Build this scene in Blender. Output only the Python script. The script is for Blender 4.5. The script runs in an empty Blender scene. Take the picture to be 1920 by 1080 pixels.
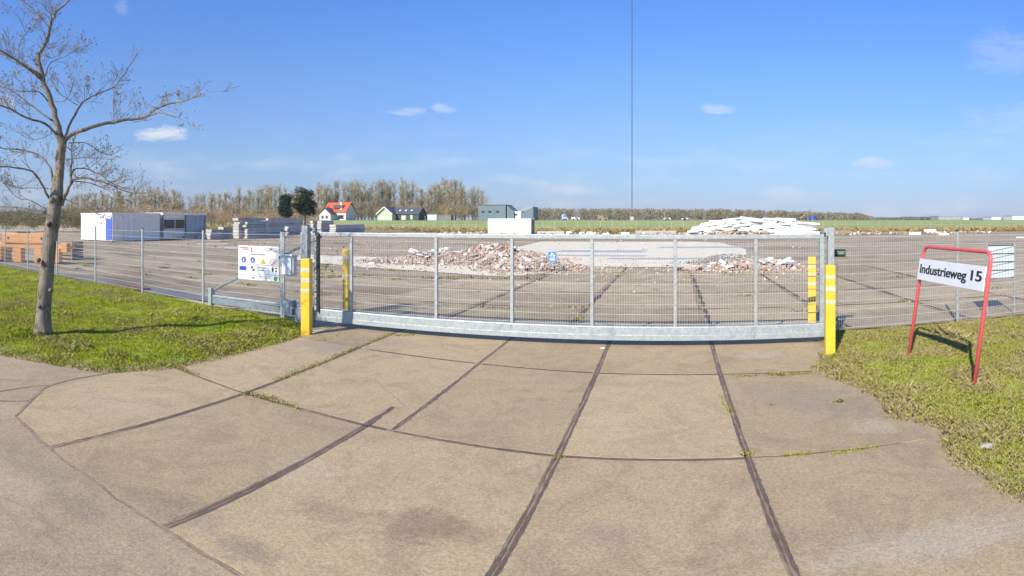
import bpy, bmesh, math, random
import numpy as np
from mathutils import Vector, Matrix, noise
R = math.radians
scene = bpy.context.scene
COL = scene.collection

# ------------------------------------------------------------------ camera, sky, sun, exposure
# wide panoramic lens (equal angle per pixel), eye 2.5 m above the driveway, level
K, X0, YH, EYE = 1100.0, 1253.0, 412.0, 2.5       # photograph pixels per radian, pixel column of +Y, horizon row, eye height
cd = bpy.data.cameras.new('camera'); cam = bpy.data.objects.new('camera', cd); COL.objects.link(cam)
cam.location = (0, 0, EYE)
cam.rotation_euler = (R(90), 0, (X0 - 960) / K)
cd.type = 'PANO'
def setpano(name, v):
    for tgt in (cd, getattr(cd, 'cycles', None)):
        if tgt is not None and hasattr(tgt, name):
            try: setattr(tgt, name, v)
            except Exception: pass
setpano('panorama_type', 'EQUIRECTANGULAR')
setpano('longitude_min', -960 / K); setpano('longitude_max', 960 / K)
setpano('latitude_min', -(1080 - YH) / K); setpano('latitude_max', YH / K)
cd.clip_start = 0.05; cd.clip_end = 8000
scene.camera = cam
scene.render.engine = 'CYCLES'

SUN_H, SUN_E = R(22), R(36)                         # heading of the light (from behind the camera), elevation
world = bpy.data.worlds.new('World'); scene.world = world; world.use_nodes = True
wn, wl = world.node_tree.nodes, world.node_tree.links
wn.clear()
def N(nodes, t, **kw):
    n = nodes.new(t)
    for k, v in kw.items(): setattr(n, k, v)
    return n
sky = N(wn, 'ShaderNodeTexSky'); sky.sky_type = 'NISHITA'; sky.sun_disc = False
sky.sun_elevation = SUN_E
sky.sun_rotation = math.pi + SUN_H                  # sun stands behind and left of the camera
sky.air_density = 1.0; sky.dust_density = 0.35; sky.ozone_density = 1.6; sky.altitude = 0
hs = N(wn, 'ShaderNodeHueSaturation'); hs.inputs['Saturation'].default_value = 1.0
wl.new(sky.outputs[0], hs.inputs['Color'])
tc = N(wn, 'ShaderNodeTexCoord')
sep = N(wn, 'ShaderNodeSeparateXYZ'); wl.new(tc.outputs['Generated'], sep.inputs[0])
def wm(op, a, b=None, c=None, clamp=False):
    n = N(wn, 'ShaderNodeMath', operation=op); n.use_clamp = clamp
    for i, v in enumerate((a, b, c)):
        if v is None: continue
        if isinstance(v, (int, float)): n.inputs[i].default_value = v
        else: wl.new(v, n.inputs[i])
    return n.outputs[0]
# thin pale veil near the horizon, all round
el = sep.outputs['Z']
# cumulus scraps: noise stretched flat, only in a low belt all round the horizon
mp = N(wn, 'ShaderNodeMapping'); wl.new(tc.outputs['Generated'], mp.inputs[0]); mp.inputs['Scale'].default_value = (5, 5, 17)
nz = N(wn, 'ShaderNodeTexNoise'); nz.inputs['Scale'].default_value = 1.6; nz.inputs['Detail'].default_value = 7; nz.inputs['Roughness'].default_value = 0.55
wl.new(mp.outputs[0], nz.inputs['Vector'])
r1 = N(wn, 'ShaderNodeMapRange'); r1.inputs['From Min'].default_value = 0.50; r1.inputs['From Max'].default_value = 0.74
wl.new(nz.outputs['Fac'], r1.inputs['Value'])
belt = N(wn, 'ShaderNodeMapRange'); belt.inputs['From Min'].default_value = 0.17; belt.inputs['From Max'].default_value = 0.03
wl.new(el, belt.inputs['Value'])
low = wm('MULTIPLY', wm('MULTIPLY', r1.outputs[0], belt.outputs[0]), 0.62)
# single small clouds where the photograph has them (direction, half width, half height, strength)
nz2 = N(wn, 'ShaderNodeTexNoise'); nz2.inputs['Scale'].default_value = 26; nz2.inputs['Detail'].default_value = 8; nz2.inputs['Roughness'].default_value = .68; nz2.inputs['Distortion'].default_value = .6
mp2 = N(wn, 'ShaderNodeMapping'); wl.new(tc.outputs['Generated'], mp2.inputs[0]); mp2.inputs['Scale'].default_value = (.8, .8, 2.2); wl.new(mp2.outputs[0], nz2.inputs['Vector'])
def vec(op, a, b):
    n = N(wn, 'ShaderNodeVectorMath', operation=op)
    for i, v in enumerate((a, b)):
        if isinstance(v, tuple): n.inputs[i].default_value = v
        else: wl.new(v, n.inputs[i])
    return n
clouds = low
for px, py, hw, hh, st in ((303, 251, 62, 19, .85), (770, 209, 42, 11, .34), (828, 203, 30, 11, .34), (1345, 204, 38, 13, .45), (1643, 306, 52, 14, .55),
                           (842, 302, 46, 12, .28), (640, 297, 34, 9, .22), (1014, 345, 40, 9, .36), (1390, 312, 40, 14, .2), (228, 12, 16, 22, .14),
                           (8, 190, 30, 16, .5), (1885, 100, 80, 60, .2), (1840, 330, 90, 26, .25), (1225, 325, 40, 14, .2), (410, 313, 36, 9, .2), (2080, 200, 160, 100, .4), (1905, 235, 140, 55, .18)):
    az, e = (px - X0) / K, (YH - py) / K
    d = (math.sin(az) * math.cos(e), math.cos(az) * math.cos(e), math.sin(e))
    t = (math.cos(az), -math.sin(az), 0)
    u = (-math.sin(e) * math.sin(az), -math.sin(e) * math.cos(az), math.cos(e))
    a = wm('DIVIDE', vec('DOT_PRODUCT', tc.outputs['Generated'], t).outputs['Value'], hw / K)
    b0 = vec('DOT_PRODUCT', tc.outputs['Generated'], u).outputs['Value']
    b = wm('DIVIDE', b0, hh / K)
    f = wm('GREATER_THAN', vec('DOT_PRODUCT', tc.outputs['Generated'], d).outputs['Value'], 0.5)
    rr = wm('ADD', wm('MULTIPLY', a, a), wm('MULTIPLY', b, b))
    v = wm('SUBTRACT', wm('SUBTRACT', 2.32, rr), wm('MULTIPLY', nz2.outputs['Fac'], 3.1))
    v = wm('MULTIPLY', wm('MULTIPLY', v, 1.2, clamp=True), f)
    clouds = wm('MAXIMUM', clouds, wm('MULTIPLY', v, st))
tint = N(wn, 'ShaderNodeMix', data_type='RGBA', blend_type='MULTIPLY'); tint.inputs['Factor'].default_value = 1
wl.new(hs.outputs[0], tint.inputs['A'])
cr = N(wn, 'ShaderNodeValToRGB'); wl.new(el, cr.inputs[0])      # clear blue spring air, the same all round
stops = [(0, (.43, .55, .97)), (.038, (.45, .55, .86)), (.102, (.53, .68, .95)), (.236, (.57, .81, 1.2)), (.349, (.51, .86, 1.42)), (1, (.5, .86, 1.42))]
while len(cr.color_ramp.elements) < len(stops): cr.color_ramp.elements.new(.5)
for e_, (p_, c_) in zip(cr.color_ramp.elements, stops): e_.position = p_; e_.color = (*c_, 1)
wl.new(cr.outputs[0], tint.inputs['B'])
mx = N(wn, 'ShaderNodeMix', data_type='RGBA'); wl.new(clouds, mx.inputs['Factor'])
wl.new(tint.outputs['Result'], mx.inputs['A']); mx.inputs['B'].default_value = (6.0, 6.2, 6.5, 1)
bg = N(wn, 'ShaderNodeBackground'); bg.inputs['Strength'].default_value = 0.11
wl.new(mx.outputs['Result'], bg.inputs['Color'])
wo = N(wn, 'ShaderNodeOutputWorld'); wl.new(bg.outputs[0], wo.inputs[0])

sd = bpy.data.lights.new('sun', 'SUN'); sd.energy = 4.6; sd.angle = R(0.53); sd.color = (1, 0.925, 0.80)
so = bpy.data.objects.new('sun', sd); COL.objects.link(so)
Ld = Vector((math.sin(SUN_H) * math.cos(SUN_E), math.cos(SUN_H) * math.cos(SUN_E), -math.sin(SUN_E)))
so.rotation_euler = Ld.to_track_quat('-Z', 'Y').to_euler(); so.location = (0, -20, 30)
scene.view_settings.view_transform = 'Standard'; scene.view_settings.look = 'None'
scene.view_settings.gamma = 1; scene.view_settings.exposure = 0.45
scene.view_settings.use_curve_mapping = False
scene.cycles.max_bounces = 6; scene.cycles.transparent_max_bounces = 12
scene.cycles.use_denoising = True

HAZE = 0.00017
# ------------------------------------------------------------------ helpers
rnd = random.Random(7)
def tagged(o, label=None, cat=None, group=None, kind=None):
    if label: o['label'] = label
    if cat: o['category'] = cat
    if group: o['group'] = group
    if kind: o['kind'] = kind
    return o
def az(px): return (px - X0) / K
def gp(px, py, z=0.0):
    d = (EYE - z) / math.tan((py - YH) / K)
    return (d * math.sin(az(px)), d * math.cos(az(px)))
def dp(px, py, d):
    return Vector((d * math.sin(az(px)), d * math.cos(az(px)), EYE - d * math.tan((py - YH) / K)))
def xa(px, Y): return Y * math.tan(az(px))
def za(py, d): return EYE - d * math.tan((py - YH) / K)
def gz(x, y):                                       # terrain height: flat, then the dyke
    t = min(max((y - 165) / 34.0, 0), 1)
    return -0.06 + 2.3 * t * t * (3 - 2 * t)

class MB:
    def __init__(s): s.v = []; s.f = []; s.c = []; s.cc = None
    def add(s, vs, fs, col=None):
        o = len(s.v); s.v += [tuple(p) for p in vs]; s.f += [tuple(i + o for i in f) for f in fs]
        s.c += [col or s.cc or (1, 1, 1)] * len(fs)
    def box(s, c, d, rz=0, rx=0, ry=0, col=None, jit=0):
        hx, hy, hz = d[0] / 2, d[1] / 2, d[2] / 2
        m = Matrix.Rotation(rz, 3, 'Z') @ Matrix.Rotation(ry, 3, 'Y') @ Matrix.Rotation(rx, 3, 'X')
        vs = []
        for x, y, z in ((-1,-1,-1),(1,-1,-1),(1,1,-1),(-1,1,-1),(-1,-1,1),(1,-1,1),(1,1,1),(-1,1,1)):
            p = Vector((x * hx, y * hy, z * hz))
            if jit: p = Vector((p.x * (1 - rnd.random() * jit), p.y * (1 - rnd.random() * jit), p.z * (1 - rnd.random() * jit)))
            vs.append(m @ p + Vector(c))
        s.add(vs, ((0,3,2,1),(4,5,6,7),(0,1,5,4),(1,2,6,5),(2,3,7,6),(3,0,4,7)), col)
        return s
    def tube(s, pts, rad, n=6, cap=True, col=None):
        pts = [Vector(p) for p in pts]; k = len(pts)
        if not hasattr(rad, '__len__'): rad = [rad] * k
        o = []; prev = None
        for i, p in enumerate(pts):
            t = (pts[min(i + 1, k - 1)] - pts[max(i - 1, 0)])
            if t.length < 1e-9: t = Vector((0, 0, 1))
            t.normalize()
            if prev is None:
                a = t.cross(Vector((0, 0, 1)))
                if a.length < .1: a = t.cross(Vector((1, 0, 0)))
            else:
                a = prev - t * prev.dot(t)
            a.normalize(); b = t.cross(a); prev = a
            for j in range(n):
                q = 2 * math.pi * (j + .5) / n
                o.append(p + (a * math.cos(q) + b * math.sin(q)) * rad[i])
        f = [(i * n + j, i * n + (j + 1) % n, (i + 1) * n + (j + 1) % n, (i + 1) * n + j) for i in range(k - 1) for j in range(n)]
        if cap: f += [tuple(range(n))[::-1], tuple(range((k - 1) * n, k * n))]
        s.add(o, f, col); return s
    def prism(s, poly, z0, z1, col=None):
        n = len(poly)
        vs = [(x, y, z0) for x, y in poly] + [(x, y, z1) for x, y in poly]
        s.add(vs, [tuple(range(n))[::-1], tuple(range(n, 2 * n))] + [(i, (i + 1) % n, n + (i + 1) % n, n + i) for i in range(n)], col); return s
    def disc(s, c, r, y, n=20, th=.002, col=None):    # upright disc facing -Y
        vs = [(c[0] + r * math.cos(2*math.pi*i/n), y, c[1] + r * math.sin(2*math.pi*i/n)) for i in range(n)]
        vs += [(a, y + th, b) for a, _, b in vs]
        s.add(vs, [tuple(range(n)), tuple(range(n, 2*n))[::-1]] + [(i, n+i, n+(i+1)%n, (i+1)%n) for i in range(n)], col); return s
    def mesh(s, name, mat, smooth=False, colors=False):
        me = bpy.data.meshes.new(name); me.from_pydata(s.v, [], s.f)
        for m in (mat if isinstance(mat, (list, tuple)) else [mat]): me.materials.append(m)
        if colors:
            at = me.color_attributes.new('tone', 'FLOAT_COLOR', 'CORNER')
            arr = np.empty((len(me.loops), 4), dtype=np.float32); arr[:, 3] = 1
            cnt = np.array([len(f) for f in s.f]); arr[:, :3] = np.repeat(np.array(s.c, dtype=np.float32), cnt, axis=0)
            at.data.foreach_set('color', arr.ravel())
        if smooth: me.shade_smooth()
        me.update(); return me
    def obj(s, name, mat, parent=None, smooth=False, bevel=0, colors=False, seg=2):
        return mobj(name, s.mesh(name, mat, smooth, colors), parent, bevel, seg)
def mobj(name, me, parent=None, bevel=0, seg=2):
    o = bpy.data.objects.new(name, me); COL.objects.link(o)
    if parent: o.parent = parent
    if bevel:
        b = o.modifiers.new('bevel', 'BEVEL'); b.width = bevel; b.segments = seg; b.limit_method = 'ANGLE'; b.angle_limit = R(40)
    return o
def empty(name, loc, label, cat, group=None, rot=(0, 0, 0)):
    o = bpy.data.objects.new(name, None); COL.objects.link(o); o.location = loc; o.rotation_euler = rot
    o.empty_display_size = .2
    return tagged(o, label, cat, group)
def copy_tree(root, loc, rz=0, scale=1, label=None, group=None):
    c = root.copy(); COL.objects.link(c); c.location = loc; c.rotation_euler = (0, 0, rz)
    c.scale = (scale, scale, scale) if not hasattr(scale, '__len__') else scale
    if label: c['label'] = label
    if group: c['group'] = group
    for ch in root.children:
        k = ch.copy(); COL.objects.link(k); k.parent = c
    return c

# ------------------------------------------------------------------ materials
class G:                                            # small node-graph helper
    def __init__(s, name):
        s.m = bpy.data.materials.new(name); s.m.use_nodes = True; s.n = s.m.node_tree.nodes; s.l = s.m.node_tree.links; s.n.clear()
        s.b = s.n.new('ShaderNodeBsdfPrincipled'); s.o = s.n.new('ShaderNodeOutputMaterial'); s.l.new(s.b.outputs[0], s.o.inputs[0])
        s.geo = s.n.new('ShaderNodeNewGeometry'); s.tc = s.n.new('ShaderNodeTexCoord'); s.oi = s.n.new('ShaderNodeObjectInfo')
    def put(s, sock, v):
        if isinstance(v, (int, float)): sock.default_value = v
        elif isinstance(v, (tuple, list)): sock.default_value = tuple(v) + ((1,) if len(v) == 3 and len(sock.default_value) == 4 else ())
        else: s.l.new(v, sock)
    def vecsrc(s, world=True, scale=None, rot=None):
        src = s.geo.outputs['Position'] if world else s.tc.outputs['Object']
        if scale or rot:
            m = s.n.new('ShaderNodeMapping'); s.l.new(src, m.inputs[0])
            if scale: m.inputs['Scale'].default_value = scale
            if rot: m.inputs['Rotation'].default_value = rot
            return m.outputs[0]
        return src
    def noise(s, scale, detail=4, rough=.55, vec=None, dist=0):
        n = s.n.new('ShaderNodeTexNoise'); n.inputs['Scale'].default_value = scale; n.inputs['Detail'].default_value = detail
        n.inputs['Roughness'].default_value = rough; n.inputs['Distortion'].default_value = dist
        s.l.new(vec or s.vecsrc(), n.inputs['Vector']); return n.outputs['Fac']
    def vor(s, scale, vec=None, feature='F1', out='Distance'):
        n = s.n.new('ShaderNodeTexVoronoi'); n.feature = feature; n.inputs['Scale'].default_value = scale
        s.l.new(vec or s.vecsrc(), n.inputs['Vector']); return n.outputs[out]
    def ramp(s, f, a, b, lo=0, hi=1):
        n = s.n.new('ShaderNodeMapRange'); n.inputs['From Min'].default_value = a; n.inputs['From Max'].default_value = b
        n.inputs['To Min'].default_value = lo; n.inputs['To Max'].default_value = hi; s.l.new(f, n.inputs['Value']); return n.outputs[0]
    def mix(s, f, a, b, mode='MIX'):
        n = s.n.new('ShaderNodeMix'); n.data_type = 'RGBA'; n.blend_type = mode
        s.put(n.inputs['Factor'], f); s.put(n.inputs['A'], a); s.put(n.inputs['B'], b); return n.outputs['Result']
    def math(s, op, a, b=0.0):
        n = s.n.new('ShaderNodeMath'); n.operation = op; s.put(n.inputs[0], a); s.put(n.inputs[1], b); return n.outputs[0]
    def bump(s, h, st=.3, dist=.02):
        n = s.n.new('ShaderNodeBump'); n.inputs['Strength'].default_value = st; n.inputs['Distance'].default_value = dist
        s.l.new(h, n.inputs['Height']); s.l.new(n.outputs[0], s.b.inputs['Normal'])
    def fin(s, col, rough=.8, metal=0, spec=None):
        s.put(s.b.inputs['Base Color'], col); s.put(s.b.inputs['Roughness'], rough); s.put(s.b.inputs['Metallic'], metal)
        if spec is not None: s.b.inputs['Specular IOR Level'].default_value = spec
        return s.m
def plain(name, c1, c2=None, scale=3, rough=.7, metal=0, bump=0, bscale=40, spec=None, world=False, rand=0):
    g = G(name); v = g.vecsrc(world)
    c2 = c2 or tuple(x * .8 for x in c1)
    col = g.mix(g.ramp(g.noise(scale, 5, .6, v), .35, .65), c1, c2)
    if rand:
        k = g.ramp(g.oi.outputs['Random'], 0, 1, 1 - rand, 1 + rand)
        cc = g.n.new('ShaderNodeCombineColor'); [g.l.new(k, cc.inputs[i]) for i in range(3)]
        col = g.mix(1.0, col, cc.outputs[0], 'MULTIPLY')
    if bump: g.bump(g.noise(bscale, 4, .6, v), bump, .01)
    return g.fin(col, rough, metal, spec)

def concrete_mat(name, a, b, stain, per=.1, fine=(1.16, .78), blobs=()):
    g = G(name); p = g.vecsrc()
    big = g.ramp(g.noise(.55, 6, .62, p, .6), .35, .66)
    col = g.mix(big, a, b)
    mid = g.ramp(g.noise(1.1, 8, .72, p, 1.6), .47, .70)
    col = g.mix(g.math('MULTIPLY', mid, .62), col, stain)
    dust = g.ramp(g.noise(1.1, 5, .7, g.vecsrc(True, (1.6, .6, 1), (0, 0, .5)), 1.0), .56, .8)
    col = g.mix(g.math('MULTIPLY', dust, .4), col, tuple(min(1, x * 1.28) for x in a))
    for (bx_, by_, rx_, ry_, st_, bc_) in blobs:        # old spills and trodden-in dirt, each at its own spot
        mp_ = g.n.new('ShaderNodeMapping'); g.l.new(p, mp_.inputs[0]); mp_.vector_type = 'POINT'
        mp_.inputs['Location'].default_value = (-bx_ / rx_, -by_ / ry_, 0); mp_.inputs['Scale'].default_value = (1 / rx_, 1 / ry_, 0)
        ln = g.n.new('ShaderNodeVectorMath'); ln.operation = 'LENGTH'; g.l.new(mp_.outputs[0], ln.inputs[0])
        f_ = g.math('ADD', ln.outputs['Value'], g.ramp(g.noise(2.6, 7, .75, p, 1.0), .25, .75, -.75, .75))
        col = g.mix(g.ramp(f_, 1.0, .35, 0, st_), col, bc_)
    # exposed aggregate
    sp = g.vor(70, p, 'F1', 'Color'); sv = g.n.new('ShaderNodeSeparateColor'); g.l.new(sp, sv.inputs[0])
    k = g.ramp(sv.outputs[0], 0, 1, fine[1], fine[0])
    k2 = g.ramp(g.noise(38, 6, .85, p), .25, .75, .86, 1.14)
    k = g.math('MULTIPLY', k, k2)
    k3 = g.ramp(g.oi.outputs['Random'], 0, 1, 1 - per, 1 + per)
    k = g.math('MULTIPLY', k, k3)
    cc = g.n.new('ShaderNodeCombineColor'); [g.l.new(k, cc.inputs[i]) for i in range(3)]
    col = g.mix(1.0, col, cc.outputs[0], 'MULTIPLY')
    peb = g.ramp(g.vor(15, p), .10, .06)            # scattered dark grit
    col = g.mix(g.math('MULTIPLY', g.math('MULTIPLY', peb, g.ramp(g.noise(.9, 3, .5, p), .46, .6)), .75), col, (.09, .075, .065))
    # fine cracks
    cr = g.ramp(g.vor(.55, g.vecsrc(True), 'DISTANCE_TO_EDGE'), .004, .0)
    crm = g.ramp(g.noise(.35, 3, .5, p), .56, .6)
    col = g.mix(g.math('MULTIPLY', g.math('MULTIPLY', cr, crm), .6), col, (.14, .11, .09))
    g.bump(g.math('ADD', g.noise(90, 4, .7, p), g.math('MULTIPLY', g.noise(6, 4, .6, p), 1.4)), .35, .012)
    return g.fin(col, .88, 0, .25)
M = {}
BLOBS = [(*gp(800, 985), .55, .30, .55, (.20, .14, .09)), (*gp(620, 960), .5, .2, .4, (.24, .18, .12)), (*gp(330, 960), .6, .25, .5, (.25, .2, .15)), (*gp(470, 1030), .5, .2, .5, (.24, .19, .14)),
         (*gp(1780, 1010), 1.2, .35, .45, (.52, .44, .34)), (*gp(1500, 1010), .9, .3, .3, (.30, .22, .15)), (*gp(1560, 760), .7, .9, .45, (.30, .25, .19)), (*gp(1640, 800), .35, .35, .6, (.52, .42, .28)), (*gp(1450, 740), .6, .6, .35, (.33, .28, .22)), (*gp(620, 650), 1.1, .8, .6, (.25, .215, .185)),
         (*gp(720, 640), .8, .5, .4, (.27, .22, .18)), (*gp(1420, 665), .6, .5, .5, (.50, .42, .30)), (*gp(1230, 668), 1.2, .5, .35, (.50, .345, .22)), (*gp(1300, 560), 3, 2, .25, (.42, .29, .19)),
         (*gp(150, 950), .5, .25, .45, (.23, .18, .13)), (*gp(60, 870), .8, .3, .35, (.26, .21, .15)), (*gp(1120, 1000), .4, .25, .3, (.30, .23, .17)), (*gp(560, 880), .5, .4, .3, (.50, .40, .28)), (*gp(1150, 790), .5, .6, .25, (.50, .37, .25)), (*gp(230, 760), 1.2, .6, .25, (.48, .35, .25))]
M['slab'] = concrete_mat('driveway concrete', (.455, .338, .198), (.405, .302, .18), (.26, .19, .12), .13, blobs=BLOBS)
M['yardslab'] = concrete_mat('yard concrete', (.43, .34, .205), (.36, .28, .172), (.15, .11, .07), .20)
M['road'] = concrete_mat('road surface', (.42, .32, .20), (.36, .275, .17), (.25, .19, .13), 0, (1.18, .78), blobs=BLOBS[-6:] + BLOBS[:6])
def seal_mat():
    g = G('joint filler'); p = g.vecsrc()
    c = g.mix(g.ramp(g.noise(7, 6, .7, g.vecsrc(True, (2.5, .5, 1)), .5), .38, .62), (.22, .155, .10), (.34, .25, .165))
    c = g.mix(g.ramp(g.noise(2.2, 4, .6, p), .55, .7), c, (.19, .15, .08))
    c = g.mix(g.ramp(g.noise(30, 6, .8, g.vecsrc(True, (1, .35, 1))), .54, .66), c, (.34, .26, .18))
    g.bump(g.noise(60, 4, .6, p), .5, .01)
    return g.fin(c, .8, 0, .3)
M['seal'] = seal_mat()
def yard_mat():
    g = G('yard ground'); p = g.vecsrc()
    st = g.vecsrc(True, (.12, .5, 1))
    c = g.mix(g.ramp(g.noise(.9, 7, .65, st, .6), .35, .65), (.33, .255, .165), (.46, .37, .245))
    c = g.mix(g.ramp(g.noise(1.4, 6, .7, g.vecsrc(True, (.10, .8, 1)), 1), .53, .68), c, (.13, .10, .07))
    c = g.mix(g.math('MULTIPLY', g.ramp(g.noise(.28, 5, .7, st, .4), .52, .62), .75), c, (.46, .38, .27))
    c = g.mix(g.math('MULTIPLY', g.ramp(g.noise(.22, 6, .75, g.vecsrc(True, (.4, 1, 1)), .8), .50, .60), .7), c, (.20, .135, .085))
    c = g.mix(g.math('MULTIPLY', g.ramp(g.noise(2.6, 6, .75, g.vecsrc(True, (.35, 1, 1))), .6, .68), .8), c, (.16, .17, .06))
    k = g.ramp(g.noise(7, 6, .8, p), .25, .75, .7, 1.3)
    cc = g.n.new('ShaderNodeCombineColor'); [g.l.new(k, cc.inputs[i]) for i in range(3)]
    c = g.mix(1.0, c, cc.outputs[0], 'MULTIPLY')
    g.bump(g.noise(4, 7, .7, p), .6, .08)
    return g.fin(c, .92, 0, .2)
M['yard'] = yard_mat()
def field_mat():
    g = G('field'); p = g.vecsrc(); s = g.n.new('ShaderNodeSeparateXYZ'); g.l.new(p, s.inputs[0])
    yy = g.math('ADD', s.outputs[1], g.ramp(g.noise(.06, 5, .7, p), .3, .7, -9, 9))
    green = g.mix(g.ramp(g.noise(.05, 5, .6, p), .35, .65), (.26, .31, .10), (.33, .36, .14))
    dry = g.mix(g.ramp(g.noise(.4, 5, .6, p), .35, .65), (.66, .52, .32), (.50, .40, .23))
    c = g.mix(g.ramp(yy, 158, 170), dry, green)
    far = g.mix(g.ramp(g.noise(.012, 3, .5, p), .4, .6), (.26, .30, .12), (.36, .35, .19))
    c = g.mix(g.ramp(yy, 240, 300), c, far)
    g.bump(g.noise(3, 5, .7, p), .5, .2)
    return g.fin(c, .95, 0, .1)
M['field'] = field_mat()
def verge_mat():
    g = G('verge soil and turf'); p = g.vecsrc()
    c = g.mix(g.ramp(g.noise(2.2, 6, .7, p), .4, .62), (.36, .42, .05), (.50, .48, .13))
    c = g.mix(g.ramp(g.noise(3.2, 6, .7, p), .56, .68), c, (.48, .38, .23))
    c = g.mix(g.ramp(g.noise(30, 4, .8, p), .5, .75, 0, .6), c, (.13, .15, .03))
    sz = g.n.new('ShaderNodeSeparateXYZ'); g.l.new(p, sz.inputs[0])
    low_ = g.ramp(g.math('ADD', sz.outputs[2], g.ramp(g.noise(6, 4, .7, p), .3, .7, -.02, .02)), .055, .015)
    c = g.mix(low_, c, g.mix(g.ramp(g.noise(9, 5, .7, p), .4, .6), (.40, .31, .20), (.24, .18, .11)))
    g.bump(g.noise(25, 5, .7, p), .8, .05)
    return g.fin(c, .95, 0, .1)
M['verge'] = verge_mat()
def tone_mat(name, rough=.8, bump=0, spec=.3, trans=0):
    g = G(name); a = g.n.new('ShaderNodeVertexColor'); a.layer_name = 'tone'
    c = a.outputs[0]
    k = g.ramp(g.noise(12, 3, .6), .3, .7, .8, 1.15)
    cc = g.n.new('ShaderNodeCombineColor'); [g.l.new(k, cc.inputs[i]) for i in range(3)]
    c = g.mix(1.0, c, cc.outputs[0], 'MULTIPLY')
    if bump: g.bump(g.noise(30, 3, .6), bump, .02)
    m = g.fin(c, rough, 0, spec)
    if trans:
        t = g.n.new('ShaderNodeBsdfTranslucent'); g.l.new(c, t.inputs[0]); ms = g.n.new('ShaderNodeMixShader'); ms.inputs[0].default_value = trans
        g.l.new(g.b.outputs[0], ms.inputs[1]); g.l.new(t.outputs[0], ms.inputs[2]); g.l.new(ms.outputs[0], g.o.inputs[0])
    return m
M['rubble'] = tone_mat('rubble', .9, .5, .2)
M['blade'] = tone_mat('grass blades', .9, 0, .05, .4)
_m = M['blade'].node_tree; _g = _m.nodes.new('ShaderNodeNewGeometry'); _x = _m.nodes.new('ShaderNodeMix'); _x.data_type = 'VECTOR'; _x.inputs['Factor'].default_value = .85
_m.links.new(_g.outputs['Normal'], _x.inputs[4]); _x.inputs[5].default_value = (0, 0, 1)
_nn = _m.nodes.new('ShaderNodeVectorMath'); _nn.operation = 'NORMALIZE'; _m.links.new(_x.outputs[1], _nn.inputs[0])
for _b in _m.nodes:
    if _b.type in ('BSDF_PRINCIPLED', 'BSDF_TRANSLUCENT'): _m.links.new(_nn.outputs[0], _b.inputs['Normal'])
def galv_mat(name, a, b, metal=.35, rough=.5):
    g = G(name); v = g.vecsrc(False)
    c = g.mix(g.ramp(g.vor(22, v, 'F1', 'Color'), .2, .8), a, b)
    c = g.mix(g.ramp(g.noise(5, 5, .7, v), .55, .75), c, tuple(x * .72 for x in b))
    g.bump(g.noise(60, 3, .6, v), .08, .01)
    return g.fin(c, g.ramp(g.noise(9, 4, .6, v), .3, .7, rough - .1, rough + .15), metal, .5)
M['galv'] = galv_mat('galvanised steel', (.45, .48, .46), (.36, .40, .40))
M['galvd'] = galv_mat('weathered zinc', (.30, .34, .37), (.22, .26, .29))
M['wire'] = plain('zinc wire', (.50, .52, .51), (.58, .59, .58), 20, .5, .1)
M['black'] = plain('black rubber', (.02, .02, .022), (.035, .035, .035), 10, .6)
def yellow_mat():
    g = G('yellow paint'); v = g.vecsrc(False)
    c = g.mix(g.ramp(g.noise(3, 5, .6, v), .4, .7), (.82, .54, .045), (.74, .46, .035))
    c = g.mix(g.ramp(g.noise(7, 6, .75, g.vecsrc(False, (1, 1, .4))), .66, .78), c, (.34, .22, .08))
    c = g.mix(g.ramp(g.noise(34, 5, .8, v), .66, .72, 0, .7), c, (.30, .24, .16))
    g.bump(g.noise(40, 3, .6, v), .06, .01)
    return g.fin(c, .45, 0, .4)
M['yellow'] = yellow_mat()
M['band'] = plain('reflective white', (.62, .59, .50), (.56, .47, .26), 9, .5)
M['red'] = plain('red enamel', (.80, .11, .115), (.70, .11, .11), 6, .45)
M['white'] = plain('white paint', (.78, .79, .80), (.72, .73, .74), 2, .45)
M['dirtywhite'] = plain('soiled white', (.70, .68, .62), (.60, .57, .50), 3, .6, rand=.05)
M['ink'] = plain('black print', (.02, .02, .025), None, 4, .6)
M['bluep'] = plain('blue print', (.03, .10, .42), None, 4, .5)
M['blues'] = plain('blue sign', (.07, .28, .66), None, 4, .5)
M['yellp'] = plain('yellow print', (.75, .62, .08), None, 4, .5)
M['redp'] = plain('red print', (.6, .06, .06), None, 4, .5)
M['greenp'] = plain('green print', (.04, .35, .12), None, 4, .5)
M['greyp'] = plain('grey print', (.28, .28, .3), None, 4, .6)
M['palep'] = plain('pale grey print', (.52, .53, .55), None, 4, .6)
def bark_mat():
    g = G('grey bark'); v = g.vecsrc(False)
    c = g.mix(g.ramp(g.noise(3, 6, .7, g.vecsrc(False, (2.2, 2.2, .6))), .38, .64), (.23, .195, .145), (.38, .335, .27))
    c = g.mix(g.ramp(g.noise(4.5, 7, .78, g.vecsrc(False, (1.5, 1.5, .8))), .52, .60), c, (.11, .085, .06))
    c = g.mix(g.ramp(g.noise(1.6, 4, .6, v), .58, .7), c, (.24, .23, .12))
    g.bump(g.noise(14, 6, .75, g.vecsrc(False, (2.5, 2.5, .5))), .9, .05)
    return g.fin(c, .9, 0, .15)
M['bark'] = bark_mat()
M['twig'] = plain('twig bark', (.26, .23, .20), (.33, .29, .24), 4, .85)
M['orange'] = plain('orange painted steel', (.80, .38, .12), (.72, .32, .09), 2, .5, bump=.1)
M['cabin'] = plain('cabin white sheet', (.80, .82, .84), (.76, .78, .8), 1, .5)
M['cabing'] = plain('cabin warm pale sheet', (.86, .82, .74), (.80, .76, .68), .5, .5)  # warm pale colour offsets the blue shade on the cabins' long sides
M['cabind'] = plain('cabin frame grey', (.16, .18, .21), (.2, .22, .25), 1, .5)
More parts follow.
